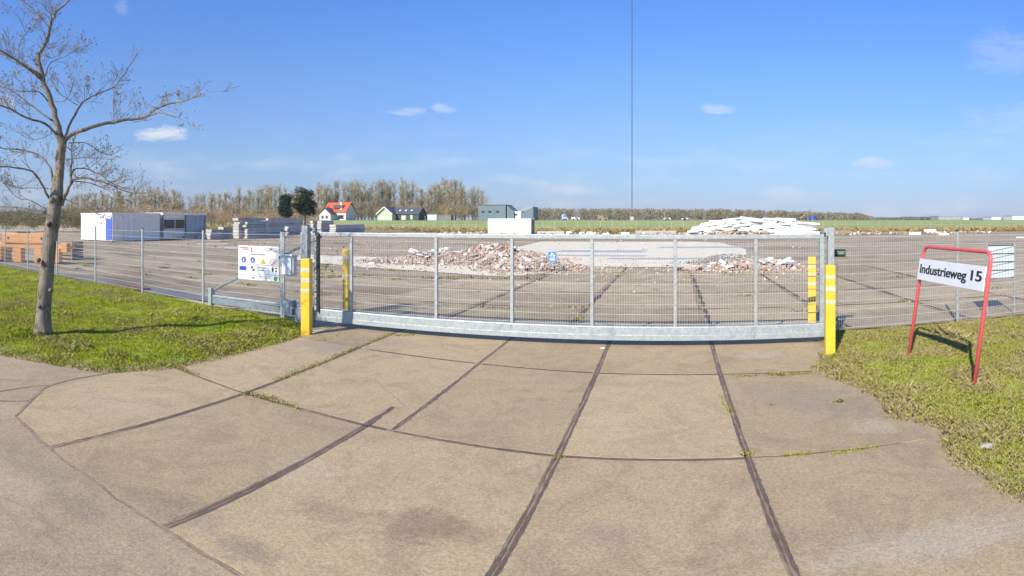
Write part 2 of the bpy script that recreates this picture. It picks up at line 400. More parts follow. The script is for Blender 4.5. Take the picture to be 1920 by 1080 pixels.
M['bluedoor'] = plain('blue door', (.08, .16, .60), None, 2, .4)
M['glass'] = plain('dark window glass', (.03, .035, .04), (.06, .06, .06), 3, .08, spec=.8)
M['precast'] = plain('precast concrete', (.56, .53, .46), (.46, .44, .39), 1.5, .85, rand=.14)
M['precasts'] = plain('precast side', (.44, .44, .44), (.33, .34, .35), .6, .85, rand=.2)  # darker grey; on the slab stacks it carries the shade of the sides
M['pad'] = concrete_mat('bare floor slab', (.80, .715, .53), (.70, .62, .46), (.50, .43, .35), 0)
M['padgrey'] = plain('wet grey screed', (.36, .37, .38), (.42, .41, .38), .5, .6, world=True)
M['whitepanel'] = plain('white foam faced panel', (.84, .83, .80), (.76, .74, .70), .8, .7, rand=.06)
M['tiles_o'] = plain('orange roof tiles', (.66, .12, .045), (.55, .10, .04), 1, .6)
M['tiles_d'] = plain('dark roof tiles', (.075, .075, .085), (.11, .11, .12), 1, .6)
M['housew'] = plain('white render', (.72, .71, .66), None, .5, .8)
M['houseg'] = plain('pale green boards', (.50, .60, .40), (.44, .54, .36), .5, .8)
M['housed'] = plain('dark green wall', (.07, .10, .08), None, .5, .8)
M['slate'] = plain('slate blue cladding', (.13, .175, .205), (.16, .20, .23), .2, .6)
M['slatel'] = plain('light roof sheet', (.40, .40, .39), None, .2, .6)
M['wood'] = plain('weathered timber', (.34, .26, .18), (.24, .18, .12), 3, .85)
M['rust'] = plain('rusty steel', (.25, .09, .04), (.16, .07, .035), 6, .85)
M['stone'] = plain('pale stone', (.42, .38, .31), (.30, .27, .22), 9, .9, bump=.4)
M['needles'] = tone_mat('dark needles', .8, 0, .2)
M['crown'] = tone_mat('bare crown', .85, 0, .1)
M['pathgrey'] = plain('grey paving strip', (.17, .165, .16), (.22, .21, .20), 1.2, .9, world=True, bump=.3)
M['ribp'] = plain('pale zinc sheet', (.60, .65, .64), (.54, .60, .60), 3, .5)
M['offwhite'] = plain('aged off white paint', (.76, .74, .67), (.70, .67, .59), .6, .6)
M['van'] = plain('van blue', (.05, .09, .35), None, 1, .3)

# ------------------------------------------------------------------ ground
def grid_ground():
    xs = sorted(set([-6000, -3000, -1500, -800, -500] + list(range(-400, 401, 20)) + [500, 800, 1500, 3000, 6000]))
    ys = [-1500, -500, -100, -30, 0, 30, 60, 90, 120, 150, 160] + list(range(164, 202, 3)) + [210, 240, 300, 400, 600, 1000, 2000, 4000, 6500]
    m = MB(); n = len(xs)
    vs = [(x, y, gz(x, y)) for y in ys for x in xs]
    fs = [(j*n+i, j*n+i+1, (j+1)*n+i+1, (j+1)*n+i) for j in range(len(ys)-1) for i in range(n-1)]
    m.add(vs, fs); return m.obj('ground', M['field'], smooth=True)
tagged(grid_ground(), kind='structure')
def sheet(name, poly, z, mat):
    m = MB(); n = len(poly); m.add([(x, y, z) for x, y in poly], [tuple(range(n))])
    return tagged(m.obj(name, mat), kind='structure')
def rough_edge(poly, step=.25, amp=.05, seed=0, f=1.7):
    out = []; n = len(poly)
    for i in range(n):
        a, b = Vector(poly[i]), Vector(poly[(i+1) % n]); L = (b - a).length; k = max(1, int(L / step))
        if L > 40: k = 8
        nr = Vector((-(b-a).y, (b-a).x)).normalized()
        for j in range(k):
            p = a.lerp(b, j / k)
            w = noise.noise(Vector((p.x * f, p.y * f, seed))) + .5 * noise.noise(Vector((p.x * f * 4, p.y * f * 4, seed + 9)))
            out.append((p.x + nr.x * w * amp, p.y + nr.y * w * amp))
    return out
yard_edge = [(-75, 12.6), (60, 12.6), (95, 118), (60, 112), (20, 107), (-20, 106), (-50, 112), (-95, 108), (-110, 60)]
sheet('yard', rough_edge(yard_edge, 1.5, 1.2, 3, .3), -.030, M['yard'])
road_poly = [(-60, -14), (60, -14), (60, 2.30), (2.0, 2.31), (-1, 2.52), (-2.47, 2.71), (-3.28, 2.83), (-5.3, 3.05), (-6.4, 3.25), (-6.9, 6.8), (-7.35, 6.3), (-7.6, 5.35), (-9.6, 4.45), (-14, 3.9), (-60, 3.7)]
sheet('road', rough_edge(road_poly, .3, .015, 5), -.0018, M['road'])
sheet('shoulder', rough_edge([(2.3, 2.1), (4.0, 2.1), (3.7, 6), (3.4, 9), (3.4, 12.4), (2.3, 12.4)], .2, .08, 8), -.012, M['road'])
sheet('joint_bed', [(-7.2, 3.0), (-5.3, 2.9), (-1, 2.4), (2.5, 2.4), (2.42, 9), (3.1, 12.6), (16.6, 12.6), (16.6, 30.5), (-8.7, 30.5), (-8.7, 12.6), (-7.3, 12.6)], -.0035, M['seal'])
sheet('path', [(-40, 13.0), (-12.3, 12.7), (-11.8, 13.7), (-40, 14.6)], -.018, M['pathgrey'])
# bright concrete floor of the demolished building, with grey bands
pad_a = [(-6.9, 30.8), (4.8, 31.2), (5.6, 34), (5.4, 40), (6.6, 50), (5.6, 64), (3, 67), (-14.5, 66), (-13.5, 50)]
sheet('floor_pad', rough_edge(pad_a, .5, .15, 2), -.004, M['pad'])
sheet('floor_strip', rough_edge([(-20, 28.2), (-7.6, 24.9), (-6.4, 25.6), (-7.2, 29.6), (-19, 34.5), (-27, 33.5)], .5, .3, 4), -.0002, M['pad'])
for k, (x0, x1, y0, y1) in enumerate(((-9, -2, 45, 47.5), (-1, 8, 52, 54.5), (-4, 6, 37, 38.3), (-8, -1.8, 40, 41.2), (3.6, 7.5, 33.6, 34.8))):
    sheet('floor_band', rough_edge([(x0, y0), (x1, y0), (x1 + .4, y1), (x0 + .4, y1)], .4, .2, k), .004, M['padgrey'])

# ------------------------------------------------------------------ driveway slabs, each its own piece
drive = tagged(empty('driveway', (0, 0, 0), 'x', 'x'), kind='structure')
del drive['label']; del drive['category']
def ylin(r, x):
    P = {0: [(-8, 3.3), (-5.3, 3.02), (-3.27, 2.81), (-2.47, 2.69), (-1, 2.5), (3, 2.3)],
         1: [(-8, 6.55), (-7.1, 6.45), (-5.4, 6.15), (-4.36, 6.1), (-3.38, 5.96), (-2.25, 5.87), (-1.1, 5.77), (3, 5.76)],
         2: [(-8, 9.95), (-5.45, 9.71), (-3.15, 9.47), (-1.1, 9.27), (3, 9.18)],
         3: [(-8, 12.75), (3, 12.75)]}[r]
    return float(np.interp(x, [a for a, _ in P], [b for _, b in P]))
def xlin(c, y):
    P = {'a': [(3, -7.5), (6.45, -7.2), (13, -7.25)], 'b': [(3, -5.31), (6.15, -5.42), (9.5, -5.66), (13, -5.8)],
         'c0': [(3, -3.27), (6, -3.37)], 'c1': [(5.9, -3.02), (9.5, -3.17), (13, -3.25)],
         'd': [(2.8, -1.06), (5.8, -1.10), (9.3, -1.14), (13, -1.2)], 'e': [(2.8, .77), (9.3, .82), (13, .88)],
         'f': [(2.8, 2.72), (5.75, 2.72), (9.2, 2.45), (10, 3.05), (13, 3.2)]}[c]
    return float(np.interp(y, [a for a, _ in P], [b for _, b in P]))
def wob(p, g, sd):
    return noise.noise(Vector((p[0]*2.1, p[1]*2.1, sd))) * g * .7 + noise.noise(Vector((p[0]*11, p[1]*11, sd+3))) * g * .9 + noise.noise(Vector((p[0]*27, p[1]*27, sd+5))) * g * .5
def slab(poly, gaps, parent, mat, name='slab', step=.05, top=None, seed=0, th=.12):
    """poly: corners counter-clockwise; gaps: half joint width on each side; edges get a little ragged."""
    pts = []; n = len(poly)
    C = Vector((sum(p[0] for p in poly) / n, sum(p[1] for p in poly) / n))
    ins = []
    for i in range(n):                                # inset corners
        a, b, c = Vector(poly[i-1]), Vector(poly[i]), Vector(poly[(i+1) % n])
        e1 = (b - a).normalized(); e2 = (c - b).normalized()
        n1 = Vector((-e1.y, e1.x)); n2 = Vector((-e2.y, e2.x))
        g1, g2 = gaps[i-1], gaps[i]
        # intersection of the two offset lines
        p1 = a + n1 * g1; p2 = b + n2 * g2; den = e1.x * e2.y - e1.y * e2.x
        if abs(den) < .05: q = b + n1 * g1
        else:
            t = ((p2.x - p1.x) * e2.y - (p2.y - p1.y) * e2.x) / den; q = p1 + e1 * t
        ins.append(q)
    for i in range(n):
        a, b = ins[i], ins[(i+1) % n]; L = (b - a).length; k = max(1, int(L / step)); e = (b - a).normalized(); nr = Vector((-e.y, e.x))
        for j in range(k):
            p = a.lerp(b, j / k)
            if j: p = p + nr * (wob(p, .011, seed) + (.012 if rnd.random() < .06 else 0))
            pts.append(p)
    z = top if top is not None else rnd.uniform(-.0015, .0015)
    m = MB(); c = C
    vs = [(p.x - c.x, p.y - c.y, -th) for p in pts] + [(p.x - c.x, p.y - c.y, -.006) for p in pts] + \
         [(p.x - c.x - (p.x - c.x) * .0012, p.y - c.y - (p.y - c.y) * .0012, 0) for p in pts]
    k = len(pts)
    fs = [(i, (i+1) % k, k + (i+1) % k, k + i) for i in range(k)] + [(k+i, k+(i+1) % k, 2*k+(i+1) % k, 2*k+i) for i in range(k)] + [tuple(range(2*k, 3*k))]
    m.add(vs, fs); o = m.obj(name, mat, parent); o.location = (c.x, c.y, z); return o
def cell(c0, c1, r0, r1, gl, gr, gb, gt):
    ya, yb = ylin(r0, -8 if False else xlin(c0, 6)), 0
    def corner(c, r):
        y = 6
        for _ in range(4): y = ylin(r, xlin(c, y))
        return (xlin(c, y), y)
    p = [corner(c0, r0), corner(c1, r0), corner(c1, r1), corner(c0, r1)]
    return slab(p, (gb, gr, gt, gl), drive, M['slab'], seed=rnd.random() * 50)
W, T, V = .040, .038, .027
slab([(-5.31, 3.02), (-5.42, 6.15), (-7.2, 6.47), (-7.62, 5.37), (-7.36, 4.06), (-6.45, 3.19)], (W, V, .0, .02, .02, .02), drive, M['slab'])
cell('b', 'c0', 0, 1, W, .05, V, T); cell('c0', 'd', 0, 1, .05, W, V, T); cell('d', 'e', 0, 1, W, W, V, T); cell('e', 'f', 0, 1, W, 0, V, .012)
cell('a', 'b', 1, 2, 0, W, V, .006); cell('b', 'c1', 1, 2, W, .03, T, V); cell('c1', 'd', 1, 2, .03, W, T, V); cell('d', 'e', 1, 2, W, W, T, V); cell('e', 'f', 1, 2, W, 0, .02, .012)
cell('a', 'b', 2, 3, 0, .05, .006, .03); cell('b', 'c1', 2, 3, .03, .03, V, .03); cell('c1', 'd', 2, 3, .03, W, V, .03); cell('d', 'e', 2, 3, W, W, V, .03); cell('e', 'f', 2, 3, W, 0, .012, .03)
# yard slabs beyond the gate
yx = [-8.65, -5.5, -2.35, .93, 4.05, 7.2, 10.35, 13.5, 16.6]; yy = [12.75, 16.3, 19.9, 23.4, 27, 30.5]
for i in range(len(yx) - 1):
    for j in range(len(yy) - 1):
        if i == 0 and j >= 3: continue
        sh = .05 * (j - 2)
        slab([(yx[i] + sh, yy[j]), (yx[i+1] + sh, yy[j]), (yx[i+1] + sh + .05, yy[j+1]), (yx[i] + sh + .05, yy[j+1])], (.04, .06, .04, .06), drive, M['yardslab'], step=.35, seed=i * 7 + j)
M['tar'] = plain('old tar', (.115, .078, .052), (.17, .122, .084), 14, .7, world=True, bump=.4)
M['tardark'] = plain('dark joint filler', (.06, .043, .032), (.11, .08, .055), 9, .8, world=True)
def tar_strip(fn, y0, y1, off, w0, sd, z=-.0012, mat='tar'):
    m = MB(); n_ = int((y1 - y0) / .04); vs = []; fs = []
    for i in range(n_ + 1):
        y = y0 + (y1 - y0) * i / n_; x = fn(y) + off + noise.noise(Vector((off * 9, y * 3.1, sd))) * .008
        w = w0 * (.75 + 1.2 * noise.noise(Vector((sd, y * 1.3, off * 50))) + .7 * noise.noise(Vector((sd + 4, y * 7, off)))); w = max(w, .0012)
        vs += [(x - w, y, z), (x + w, y, z)]
    m.add(vs, [(2*i, 2*i+1, 2*i+3, 2*i+2) for i in range(n_)]); return m.obj('tar_strip', M[mat], drive)
for c_, y0, y1 in (('b', 3.05, 12.6), ('c0', 2.85, 5.95), ('c1', 5.98, 12.6), ('d', 2.5, 12.6), ('e', 2.4, 12.6)):
    for off in (-.022, .022): tar_strip(lambda y, c_=c_: xlin(c_, y), y0, y1, off, .017, rnd.uniform(0, 40))
for (x0, x1, off) in ((-7.1, -5.45, 0), (-5.4, -3.1, .0), (-3.0, -1.15, 0), (-1.05, .75, 0), (.85, 2.4, 0)):
    m = MB(); n_ = int((x1 - x0) / .04); vs = []; sd = rnd.uniform(0, 50)
    for i in range(n_ + 1):
        x = x0 + (x1 - x0) * i / n_; y = ylin(1, x) + noise.noise(Vector((x * 3, sd, 1))) * .008; w = max(.0012, .026 * (.8 + .9 * noise.noise(Vector((x * 1.7, sd, 5))) + .6 * noise.noise(Vector((x * 8, sd, 8)))))
        vs += [(x, y - w, -.0012), (x, y + w, -.0012)]
    m.add(vs, [(2*i, 2*i+2, 2*i+3, 2*i+1) for i in range(n_)]); m.obj('tar_strip', M['tar'], drive)
for (x0, x1) in ((-5.4, -3.25), (-3.1, -1.2), (-1.1, .8), (.86, 2.3)):
    m = MB(); n_ = int((x1 - x0) / .04); vs = []; sd = rnd.uniform(0, 50)
    for i in range(n_ + 1):
        x = x0 + (x1 - x0) * i / n_; y = ylin(2, x) + noise.noise(Vector((x * 3, sd, 1))) * .008; w = max(.006, .021 * (.9 + .8 * noise.noise(Vector((x * 1.7, sd, 5)))))
        vs += [(x, y - w, .0032), (x, y + w, .0032)]
    m.add(vs, [(2*i, 2*i+2, 2*i+3, 2*i+1) for i in range(n_)]); m.obj('tar_strip', M['tar'], drive)
for x_ in (-5.45, -2.3, .98, 4.1, 7.25, 10.4): 
    tar_strip(lambda y, x_=x_: float(np.interp(y, [12.75, 30.5], [x_ - .1 if False else x_, x_ + .08 * 2])), 12.8, 30.4, 0, .062, x_, .004, 'tardark')
for y_, x0, x1 in ((16.3, -8.5, 16), (19.9, -8.5, 13), (23.4, -5.4, 16)):
    m = MB(); n_ = int((x1 - x0) / .12); vs = []
    for i in range(n_ + 1):
        x = x0 + (x1 - x0) * i / n_; y = y_ + noise.noise(Vector((x * 2, y_, 1))) * .03; w = max(.004, .045 * (.7 + 1.5 * noise.noise(Vector((x * .8, y_, 5)))))
        vs += [(x, y - w, .0065), (x, y + w, .0065)]
    m.add(vs, [(2*i, 2*i+2, 2*i+3, 2*i+1) for i in range(n_)]); m.obj('tar_strip', M['tardark'], drive)
# tar crack that runs on past a joint
m = MB(); a, b = Vector((-3.37, 5.95)), Vector((-3.42, 6.75)); L = 10
vs = []; 
for i in range(L + 1):
    p = a.lerp(b, i / L); w = .05 * (1 - i / L * .55)
    vs += [(p.x - w + wob(p, .02, 3), p.y, .0035), (p.x + w + wob(p, .02, 8), p.y, .0035)]
m.add(vs, [(2*i, 2*i+1, 2*i+3, 2*i+2) for i in range(L)])
o = m.obj('tar_patch', M['tar'], drive)
# tar line along the road edge and hairline cracks in the road on the left
def crack(pts, w, name='tar_line', z=-.0012):
    m = MB(); vs = []; P = [Vector(p) for p in pts]; out = []
    for i in range(len(P) - 1):
        k = max(2, int((P[i+1] - P[i]).length / .15))
        out += [P[i].lerp(P[i+1], j / k) for j in range(k)]
    out.append(P[-1])
    for i, p in enumerate(out):
        e = (out[min(i+1, len(out)-1)] - out[max(i-1, 0)]).normalized(); nr = Vector((-e.y, e.x))
        p = p + nr * wob(p, .035, 1); ww = w * (1 + .7 * noise.noise(Vector((p.x * 3, p.y * 3, 4))))
        vs += [(p.x - nr.x * ww, p.y - nr.y * ww, z), (p.x + nr.x * ww, p.y + nr.y * ww, z)]
    m.add(vs, [(2*i, 2*i+1, 2*i+3, 2*i+2) for i in range(len(out) - 1)])
    return tagged(m.obj(name, M['seal'] if z > 0 else M['tar']), kind='structure')
crack([gp(95, 842), gp(200, 922), gp(303, 992), gp(435, 1072), (-1.5, 2.57)], .011, z=.0035)
crack([gp(95, 842), gp(60, 812), gp(28, 780), gp(52, 757), gp(80, 730), gp(105, 718), gp(150, 708), gp(205, 700)], .022, z=.0035)
crack([gp(-40, 738), gp(60, 725), gp(95, 722)], .02); crack([gp(-40, 752), gp(50, 752), gp(75, 748)], .02); crack([gp(60, 740), gp(100, 735)], .012)

# ------------------------------------------------------------------ grass verges
left_poly = [(-60, 3.9), (-14, 4.1), (-9.6, 4.5), (-7.75, 5.4), (-7.3, 6.5), (-7.15, 8), (-7.2, 9.6), (-7.5, 10.6), (-8.1, 11.3), (-8.9, 11.75), (-12.2, 12.0), (-16, 12.7), (-22, 13.1), (-30, 13.4), (-60, 13.6)]
right_poly = [(2.75, 3.0), (60, 3.0), (60, 12.6), (3.6, 12.45), (3.05, 11.6), (2.75, 10.2), (2.25, 9.35), (2.45, 8.6), (2.75, 7.6), (2.62, 6.6), (2.95, 6.0), (2.68, 5.4), (2.6, 4.4)]
def inside(poly, X, Y):
    ins = np.zeros(X.shape, bool); n = len(poly)
    for i in range(n):
        x1, y1 = poly[i]; x2, y2 = poly[(i+1) % n]
        if y1 == y2: continue
        c = ((y1 > Y) != (y2 > Y)) & (X < (x2 - x1) * (Y - y1) / (y2 - y1) + x1); ins ^= c
    return ins
def edist(poly, X, Y):
    d = np.full(X.shape, 1e9); n = len(poly)
    for i in range(n):
        a = np.array(poly[i]); b = np.array(poly[(i+1) % n]); e = b - a
        t = np.clip(((X - a[0]) * e[0] + (Y - a[1]) * e[1]) / (e @ e), 0, 1)
        d = np.minimum(d, np.hypot(X - a[0] - t * e[0], Y - a[1] - t * e[1]))
    return d
def verge_h(X, Y, D):
    return -.02 + .10 * np.clip(D / .7, 0, 1) ** .7 + .025 * np.sin(X * 1.3 + 1.1 * np.sin(Y * .9)) * np.clip(D, 0, 1) + .02 * np.sin(X * 3.1 + Y * 2.3) * np.clip(D, 0, 1)
nrs = np.random.RandomState(3)
def verge(poly, x0, x1, y0, y1):
    P = rough_edge(poly, .18, .10, 6, 1.9); st = .16
    xs = np.arange(x0, x1, st); ys = np.arange(y0, y1, st); X, Y = np.meshgrid(xs, ys)
    X = X + nrs.uniform(-.04, .04, X.shape); Y = Y + nrs.uniform(-.04, .04, Y.shape)
    I = inside(P, X, Y); D = edist(P, X, Y) * I
    Z = np.where(I, verge_h(X, Y, D) + nrs.uniform(-.012, .012, X.shape), -.10)
    n = X.shape[1]; ny = X.shape[0]
    idx = np.arange(n * ny).reshape(ny, n)
    q = np.stack([idx[:-1, :-1], idx[:-1, 1:], idx[1:, 1:], idx[1:, :-1]], -1).reshape(-1, 4)
    keep = I.ravel()[q].any(1)
    me = bpy.data.meshes.new('verge'); me.from_pydata(np.stack([X, Y, Z], -1).reshape(-1, 3).tolist(), [], q[keep].tolist())
    me.materials.append(M['verge']); me.shade_smooth()
    return tagged(mobj('verge', me), kind='structure'), P
_, PL = verge(left_poly, -46, -6.8, 3.2, 14)
_, PR = verge(right_poly, 2.0, 22, 2.6, 13)
def fbm(X, Y, s, seed):
    out = np.zeros(X.shape)
    r = np.random.RandomState(seed)
    for k in range(10):
        a = r.uniform(0, 6.28); f = s * r.uniform(.6, 2.6); out += np.sin((X * math.cos(a) + Y * math.sin(a)) * f + r.uniform(0, 6.28) + 1.3 * np.sin((X * math.sin(a) - Y * math.cos(a)) * f * .7)) / 3.2
    return out
def blades(name, X, Y, Z, hmin, hmax, wid, dry, lush, seed=0):
    n = len(X); r = np.random.RandomState(seed)
    t1 = fbm(X, Y, 1.3, 4 + seed); t2 = fbm(X, Y, 3.1, 9)
    h = r.uniform(hmin, hmax, n) * np.clip(1 + .35 * t2 + .25 * t1, .6, 1.8); a = r.uniform(0, 2 * math.pi, n); w = wid * r.uniform(.6, 1.4, n)
    lean = r.uniform(.2, 1.2, n) * h; la = r.uniform(0, 2 * math.pi, n)
    P = np.zeros((n, 4, 3))
    dx, dy = np.cos(a) * w / 2, np.sin(a) * w / 2
    P[:, 0] = np.stack([X - dx, Y - dy, Z - .01], 1); P[:, 1] = np.stack([X + dx, Y + dy, Z - .01], 1)
    mx_, my_ = X + np.cos(la) * lean * .35, Y + np.sin(la) * lean * .35
    P[:, 2] = np.stack([mx_ + dx * .8, my_ + dy * .8, Z + h * .6], 1)
    P[:, 3] = np.stack([X + np.cos(la) * lean, Y + np.sin(la) * lean, Z + h], 1)
    V = P.reshape(-1, 3); b = np.arange(n)[:, None] * 4
    F = np.concatenate([b + [0, 1, 2], b + [0, 2, 3]], 1).reshape(-1, 3)
    me = bpy.data.meshes.new(name); me.vertices.add(len(V)); me.vertices.foreach_set('co', V.ravel())
    me.loops.add(F.size); me.loops.foreach_set('vertex_index', F.ravel().astype(np.int32))
    me.polygons.add(len(F)); me.polygons.foreach_set('loop_start', (np.arange(len(F)) * 3).astype(np.int32)); me.polygons.foreach_set('loop_total', np.full(len(F), 3, np.int32))
    me.update(calc_edges=True)
    pd = np.clip(dry + .20 * t1 + .16 * t2, 0.03, .92); isd = r.uniform(0, 1, n) < pd
    g1 = np.array(lush); g2 = np.array((.72, .76, .07)); d1 = np.array((.90, .76, .38)); d2 = np.array((.70, .54, .25))
    u = r.uniform(0, 1, (n, 1)); c = np.where(isd[:, None], d1 * u + d2 * (1 - u), g1 * u + g2 * (1 - u)) * r.uniform(.75, 1.2, (n, 1))
    at = me.color_attributes.new('tone', 'FLOAT_COLOR', 'CORNER'); arr = np.ones((F.size, 4), np.float32); arr[:, :3] = np.repeat(c, 6, axis=0)
    at.data.foreach_set('color', arr.ravel()); me.materials.append(M['blade'])
    return tagged(mobj(name, me), kind='stuff')
def scatter(poly, n, x0, x1, y0, y1, power=1.0):
    X = nrs.uniform(x0, x1, n); Y = nrs.uniform(y0, y1, n); I = inside(poly, X, Y); X, Y = X[I], Y[I]
    d = np.hypot(X, Y); keep = nrs.uniform(0, 1, len(X)) < np.clip((12 / d) ** power, 0, 1); X, Y = X[keep], Y[keep]
    D = edist(poly, X, Y); k = nrs.uniform(0, 1, len(X)) < np.clip(.25 + D * 2.5, 0, 1); X, Y, D = X[k], Y[k], D[k]
    return X, Y, verge_h(X, Y, D)
X, Y, Z = scatter(PL, 1300000, -34, -6.8, 3.6, 13.6, 1.6); print('left blades', len(X)); gl = blades('grass', X, Y, Z, .012, .055, .0075, .26, (.56, .78, .04), 1)
tagged(gl, 'bright green grass on the bank below the left fence', 'grass')
X, Y, Z = scatter(PR, 620000, 2.2, 12, 3.0, 12.6, 1.0); print('right blades', len(X)); gr = blades('grass', X, Y, Z, .010, .048, .006, .62, (.52, .64, .07), 2)
tagged(gr, 'green and straw coloured grass round the red sign frame', 'grass')
X, Y, Z = scatter(PL, 90000, -30, -6.8, 3.6, 13.4, 1.0); k = fbm(X, Y, 2.2, 31) > .12; X, Y, Z = X[k], Y[k], Z[k]
tagged(blades('long_grass', X, Y, Z, .035, .085, .0055, .25, (.56, .80, .03), 21), 'longer tufts standing out of the left bank', 'grass')
X, Y, Z = scatter(PR, 60000, 2.3, 12, 3.0, 12.6, .8); k = fbm(X, Y, 2.2, 33) > .15; X, Y, Z = X[k], Y[k], Z[k]
tagged(blades('long_grass', X, Y, Z, .03, .075, .0045, .8, (.52, .62, .07), 22), 'longer straw tufts in the right verge', 'grass')
# weeds in the joints
def tuft_line(pts, n, w, seed):
    r = np.random.RandomState(seed); P = [np.array(p) for p in pts]; xs = []; 
    for _ in range(n):
        i = r.randint(len(P) - 1); t = r.uniform(); q = P[i] * (1 - t) + P[i+1] * t; xs.append(q + r.normal(0, w, 2))
    return xs
W_ = []
W_ += tuft_line([(-5.5, 7.0), (-5.68, 9.3), (-5.78, 11.4)], 1500, .045, 1)
W_ += tuft_line([(-5.42, 6.15), (-5.0, 6.2), (-4.4, 6.05)], 500, .05, 2)
W_ += tuft_line([gp(735, 630), gp(775, 628)], 300, .05, 3)
W_ += tuft_line([(-7.2, 6.5), (-6.6, 6.4)], 300, .05, 4)
W_ += tuft_line([gp(1440, 703), gp(1530, 700)], 700, .06, 5) + tuft_line([gp(1470, 855), gp(1520, 850)], 350, .025, 6) + tuft_line([gp(1560, 850), gp(1640, 838)], 600, .03, 7)
W_ += tuft_line([gp(1370, 704), gp(1420, 705)], 120, .03, 8) + tuft_line([gp(1570, 755), gp(1575, 752)], 120, .04, 9) + tuft_line([gp(1445, 760), gp(1448, 759)], 40, .02, 10)
W_ += tuft_line([(-7.7, 5.5), (-7.2, 6.5), (-7.15, 8.5), (-7.3, 10)], 1200, .06, 11) + tuft_line([gp(1075, 606), gp(1095, 590)], 500, .07, 12) + tuft_line([(-2.4, 14), (-1.5, 16), (-2, 20)], 100, .1, 13)
W_ += tuft_line([gp(1350, 740), gp(1372, 775)], 200, .02, 14) + tuft_line([gp(1395, 855), gp(1406, 850)], 130, .02, 15) + tuft_line([gp(1040, 860), gp(1060, 855)], 100, .02, 16)
W_ += tuft_line([gp(600, 640), gp(640, 625)], 300, .08, 17) + tuft_line([gp(1550, 680), gp(1580, 668)], 300, .08, 18)
A = np.array(W_); wd = blades('joint_weeds', A[:, 0], A[:, 1], np.full(len(A), -.004), .012, .04, .008, .5, (.30, .38, .05), 5)
tagged(wd, 'low weeds growing out of the driveway joints', 'weeds')
# weeds in the yard
W_ = []
for i in range(46):
    q = (rnd.uniform(-30, 16), rnd.uniform(15, 30)); W_ += tuft_line([q, (q[0] + rnd.uniform(-1.5, 1.5), q[1] + rnd.uniform(-.3, .3))], 60, .09, i)
for a, b in (((780, 520), (1000, 522)), ((1110, 512), (1200, 516)), ((1360, 516), (1400, 515)), ((600, 520), (700, 515))): W_ += tuft_line([gp(*a), gp(*b)], 500, .2, 3)
A = np.array(W_); wd = blades('yard_weeds', A[:, 0], A[:, 1], np.full(len(A), -.02), .04, .1, .03, .45, (.13, .17, .04), 6)
tagged(wd, 'thin weeds scattered over the bare yard behind the gate', 'weeds')
# dry reeds along the yard's far edge
n = 110000; X = nrs.uniform(-120, 110, n); Y = 109 + np.abs(nrs.normal(0, 1, n)) * 14 + 3 * np.sin(X * .07); Z = np.full(n, -.06)
rd = blades('dry_reeds', X, Y, Z, .15, .8, .07, 1.6, (.3, .28, .1), 8); tagged(rd, 'straw coloured reeds along the far edge of the yard', 'reeds')

# ------------------------------------------------------------------ the big bare tree
TD = 12.28; tx, ty = gp(78, 632)
tree = empty('bare_tree', (tx, ty, 0), 'tall bare roadside tree on the grass bank with grey knotty trunk', 'tree')
def T3(px, py, dd=0): return dp(px, py, TD + dd) - Vector((tx, ty, 0))
def smooth_line(P, k=3):
    out = []
    for i in range(len(P) - 1):
        a, b, c, d = P[max(i-1, 0)], P[i], P[i+1], P[min(i+2, len(P)-1)]
        for j in range(k):
            t = j / k
            out.append(.5 * ((2*b) + (c-a)*t + (2*a-5*b+4*c-d)*t*t + (3*b-a-3*c+d)*t**3))
    out.append(P[-1]); return out
pxm = TD / K
def limb(pts, w0, w1, depth, name='branch', n=8, jag=.03):
    L = len(pts); P = [T3(x, y, depth[0] + (depth[1] - depth[0]) * (i / (L - 1))) for i, (x, y) in enumerate(pts)]
    P = smooth_line(P, 3); k = len(P)
    P = [p + Vector((rnd.uniform(-1, 1), rnd.uniform(-1, 1), rnd.uniform(-.5, .5))) * jag * (0 if i in (0,) else 1) for i, p in enumerate(P)]
    Rr = [(w0 + (w1 - w0) * (i / (k - 1)) ** .8) * pxm / 2 * .88 for i in range(k)]
    MB().tube(P, Rr, n).obj(name, M['bark'], tree, smooth=True)
    return P, Rr
# trunk with knots
TP = [(79, 640, 44), (79, 630, 37), (80, 612, 31), (82, 580, 28), (85, 550, 27), (87, 520, 27), (89, 490, 27), (92, 460, 27), (97, 430, 26), (101, 400, 26), (105, 375, 26), (108, 350, 22), (111, 320, 19), (113, 295, 18), (116, 270, 18), (114, 255, 19)]
P = [T3(x, y) for x, y, w in TP]; Wd = [w for _, _, w in TP]
Ps = smooth_line(P, 6); Ws = np.interp(np.linspace(0, len(P) - 1, len(Ps)), range(len(P)), Wd)
m = MB(); nn = 18; vs = []
for i, p in enumerate(Ps):
    for j in range(nn):
        q = 2 * math.pi * j / nn; r_ = Ws[i] * pxm / 2
        d_ = Vector((math.cos(q), math.sin(q), 0)); k_ = noise.noise(Vector((d_.x * 1.6, d_.y * 1.6, p.z * 2.6))) * .13 + noise.noise(Vector((d_.x * 4, d_.y * 4, p.z * 7))) * .07
        if p.z < .5: k_ += .22 * math.cos(q * 5 + 1) * (1 - p.z / .5) ** 2
        vs.append(p + d_ * r_ * (1 + k_))
m.add(vs, [(i*nn+j, i*nn+(j+1) % nn, (i+1)*nn+(j+1) % nn, (i+1)*nn+j) for i in range(len(Ps)-1) for j in range(nn)])
m.obj('trunk', M['bark'], tree, smooth=True)
for (x, y, s) in ((73, 488, 5), (98, 375, 6), (92, 420, 6), (75, 575, 4), (96, 545, 5)):      # knots and pruned stubs
    c = T3(x, y, -.12); MB().tube([c, c + Vector((.03, -.06, .02))], [s * pxm, s * pxm * .6], 8).obj('knot', M['bark'], tree, smooth=True)
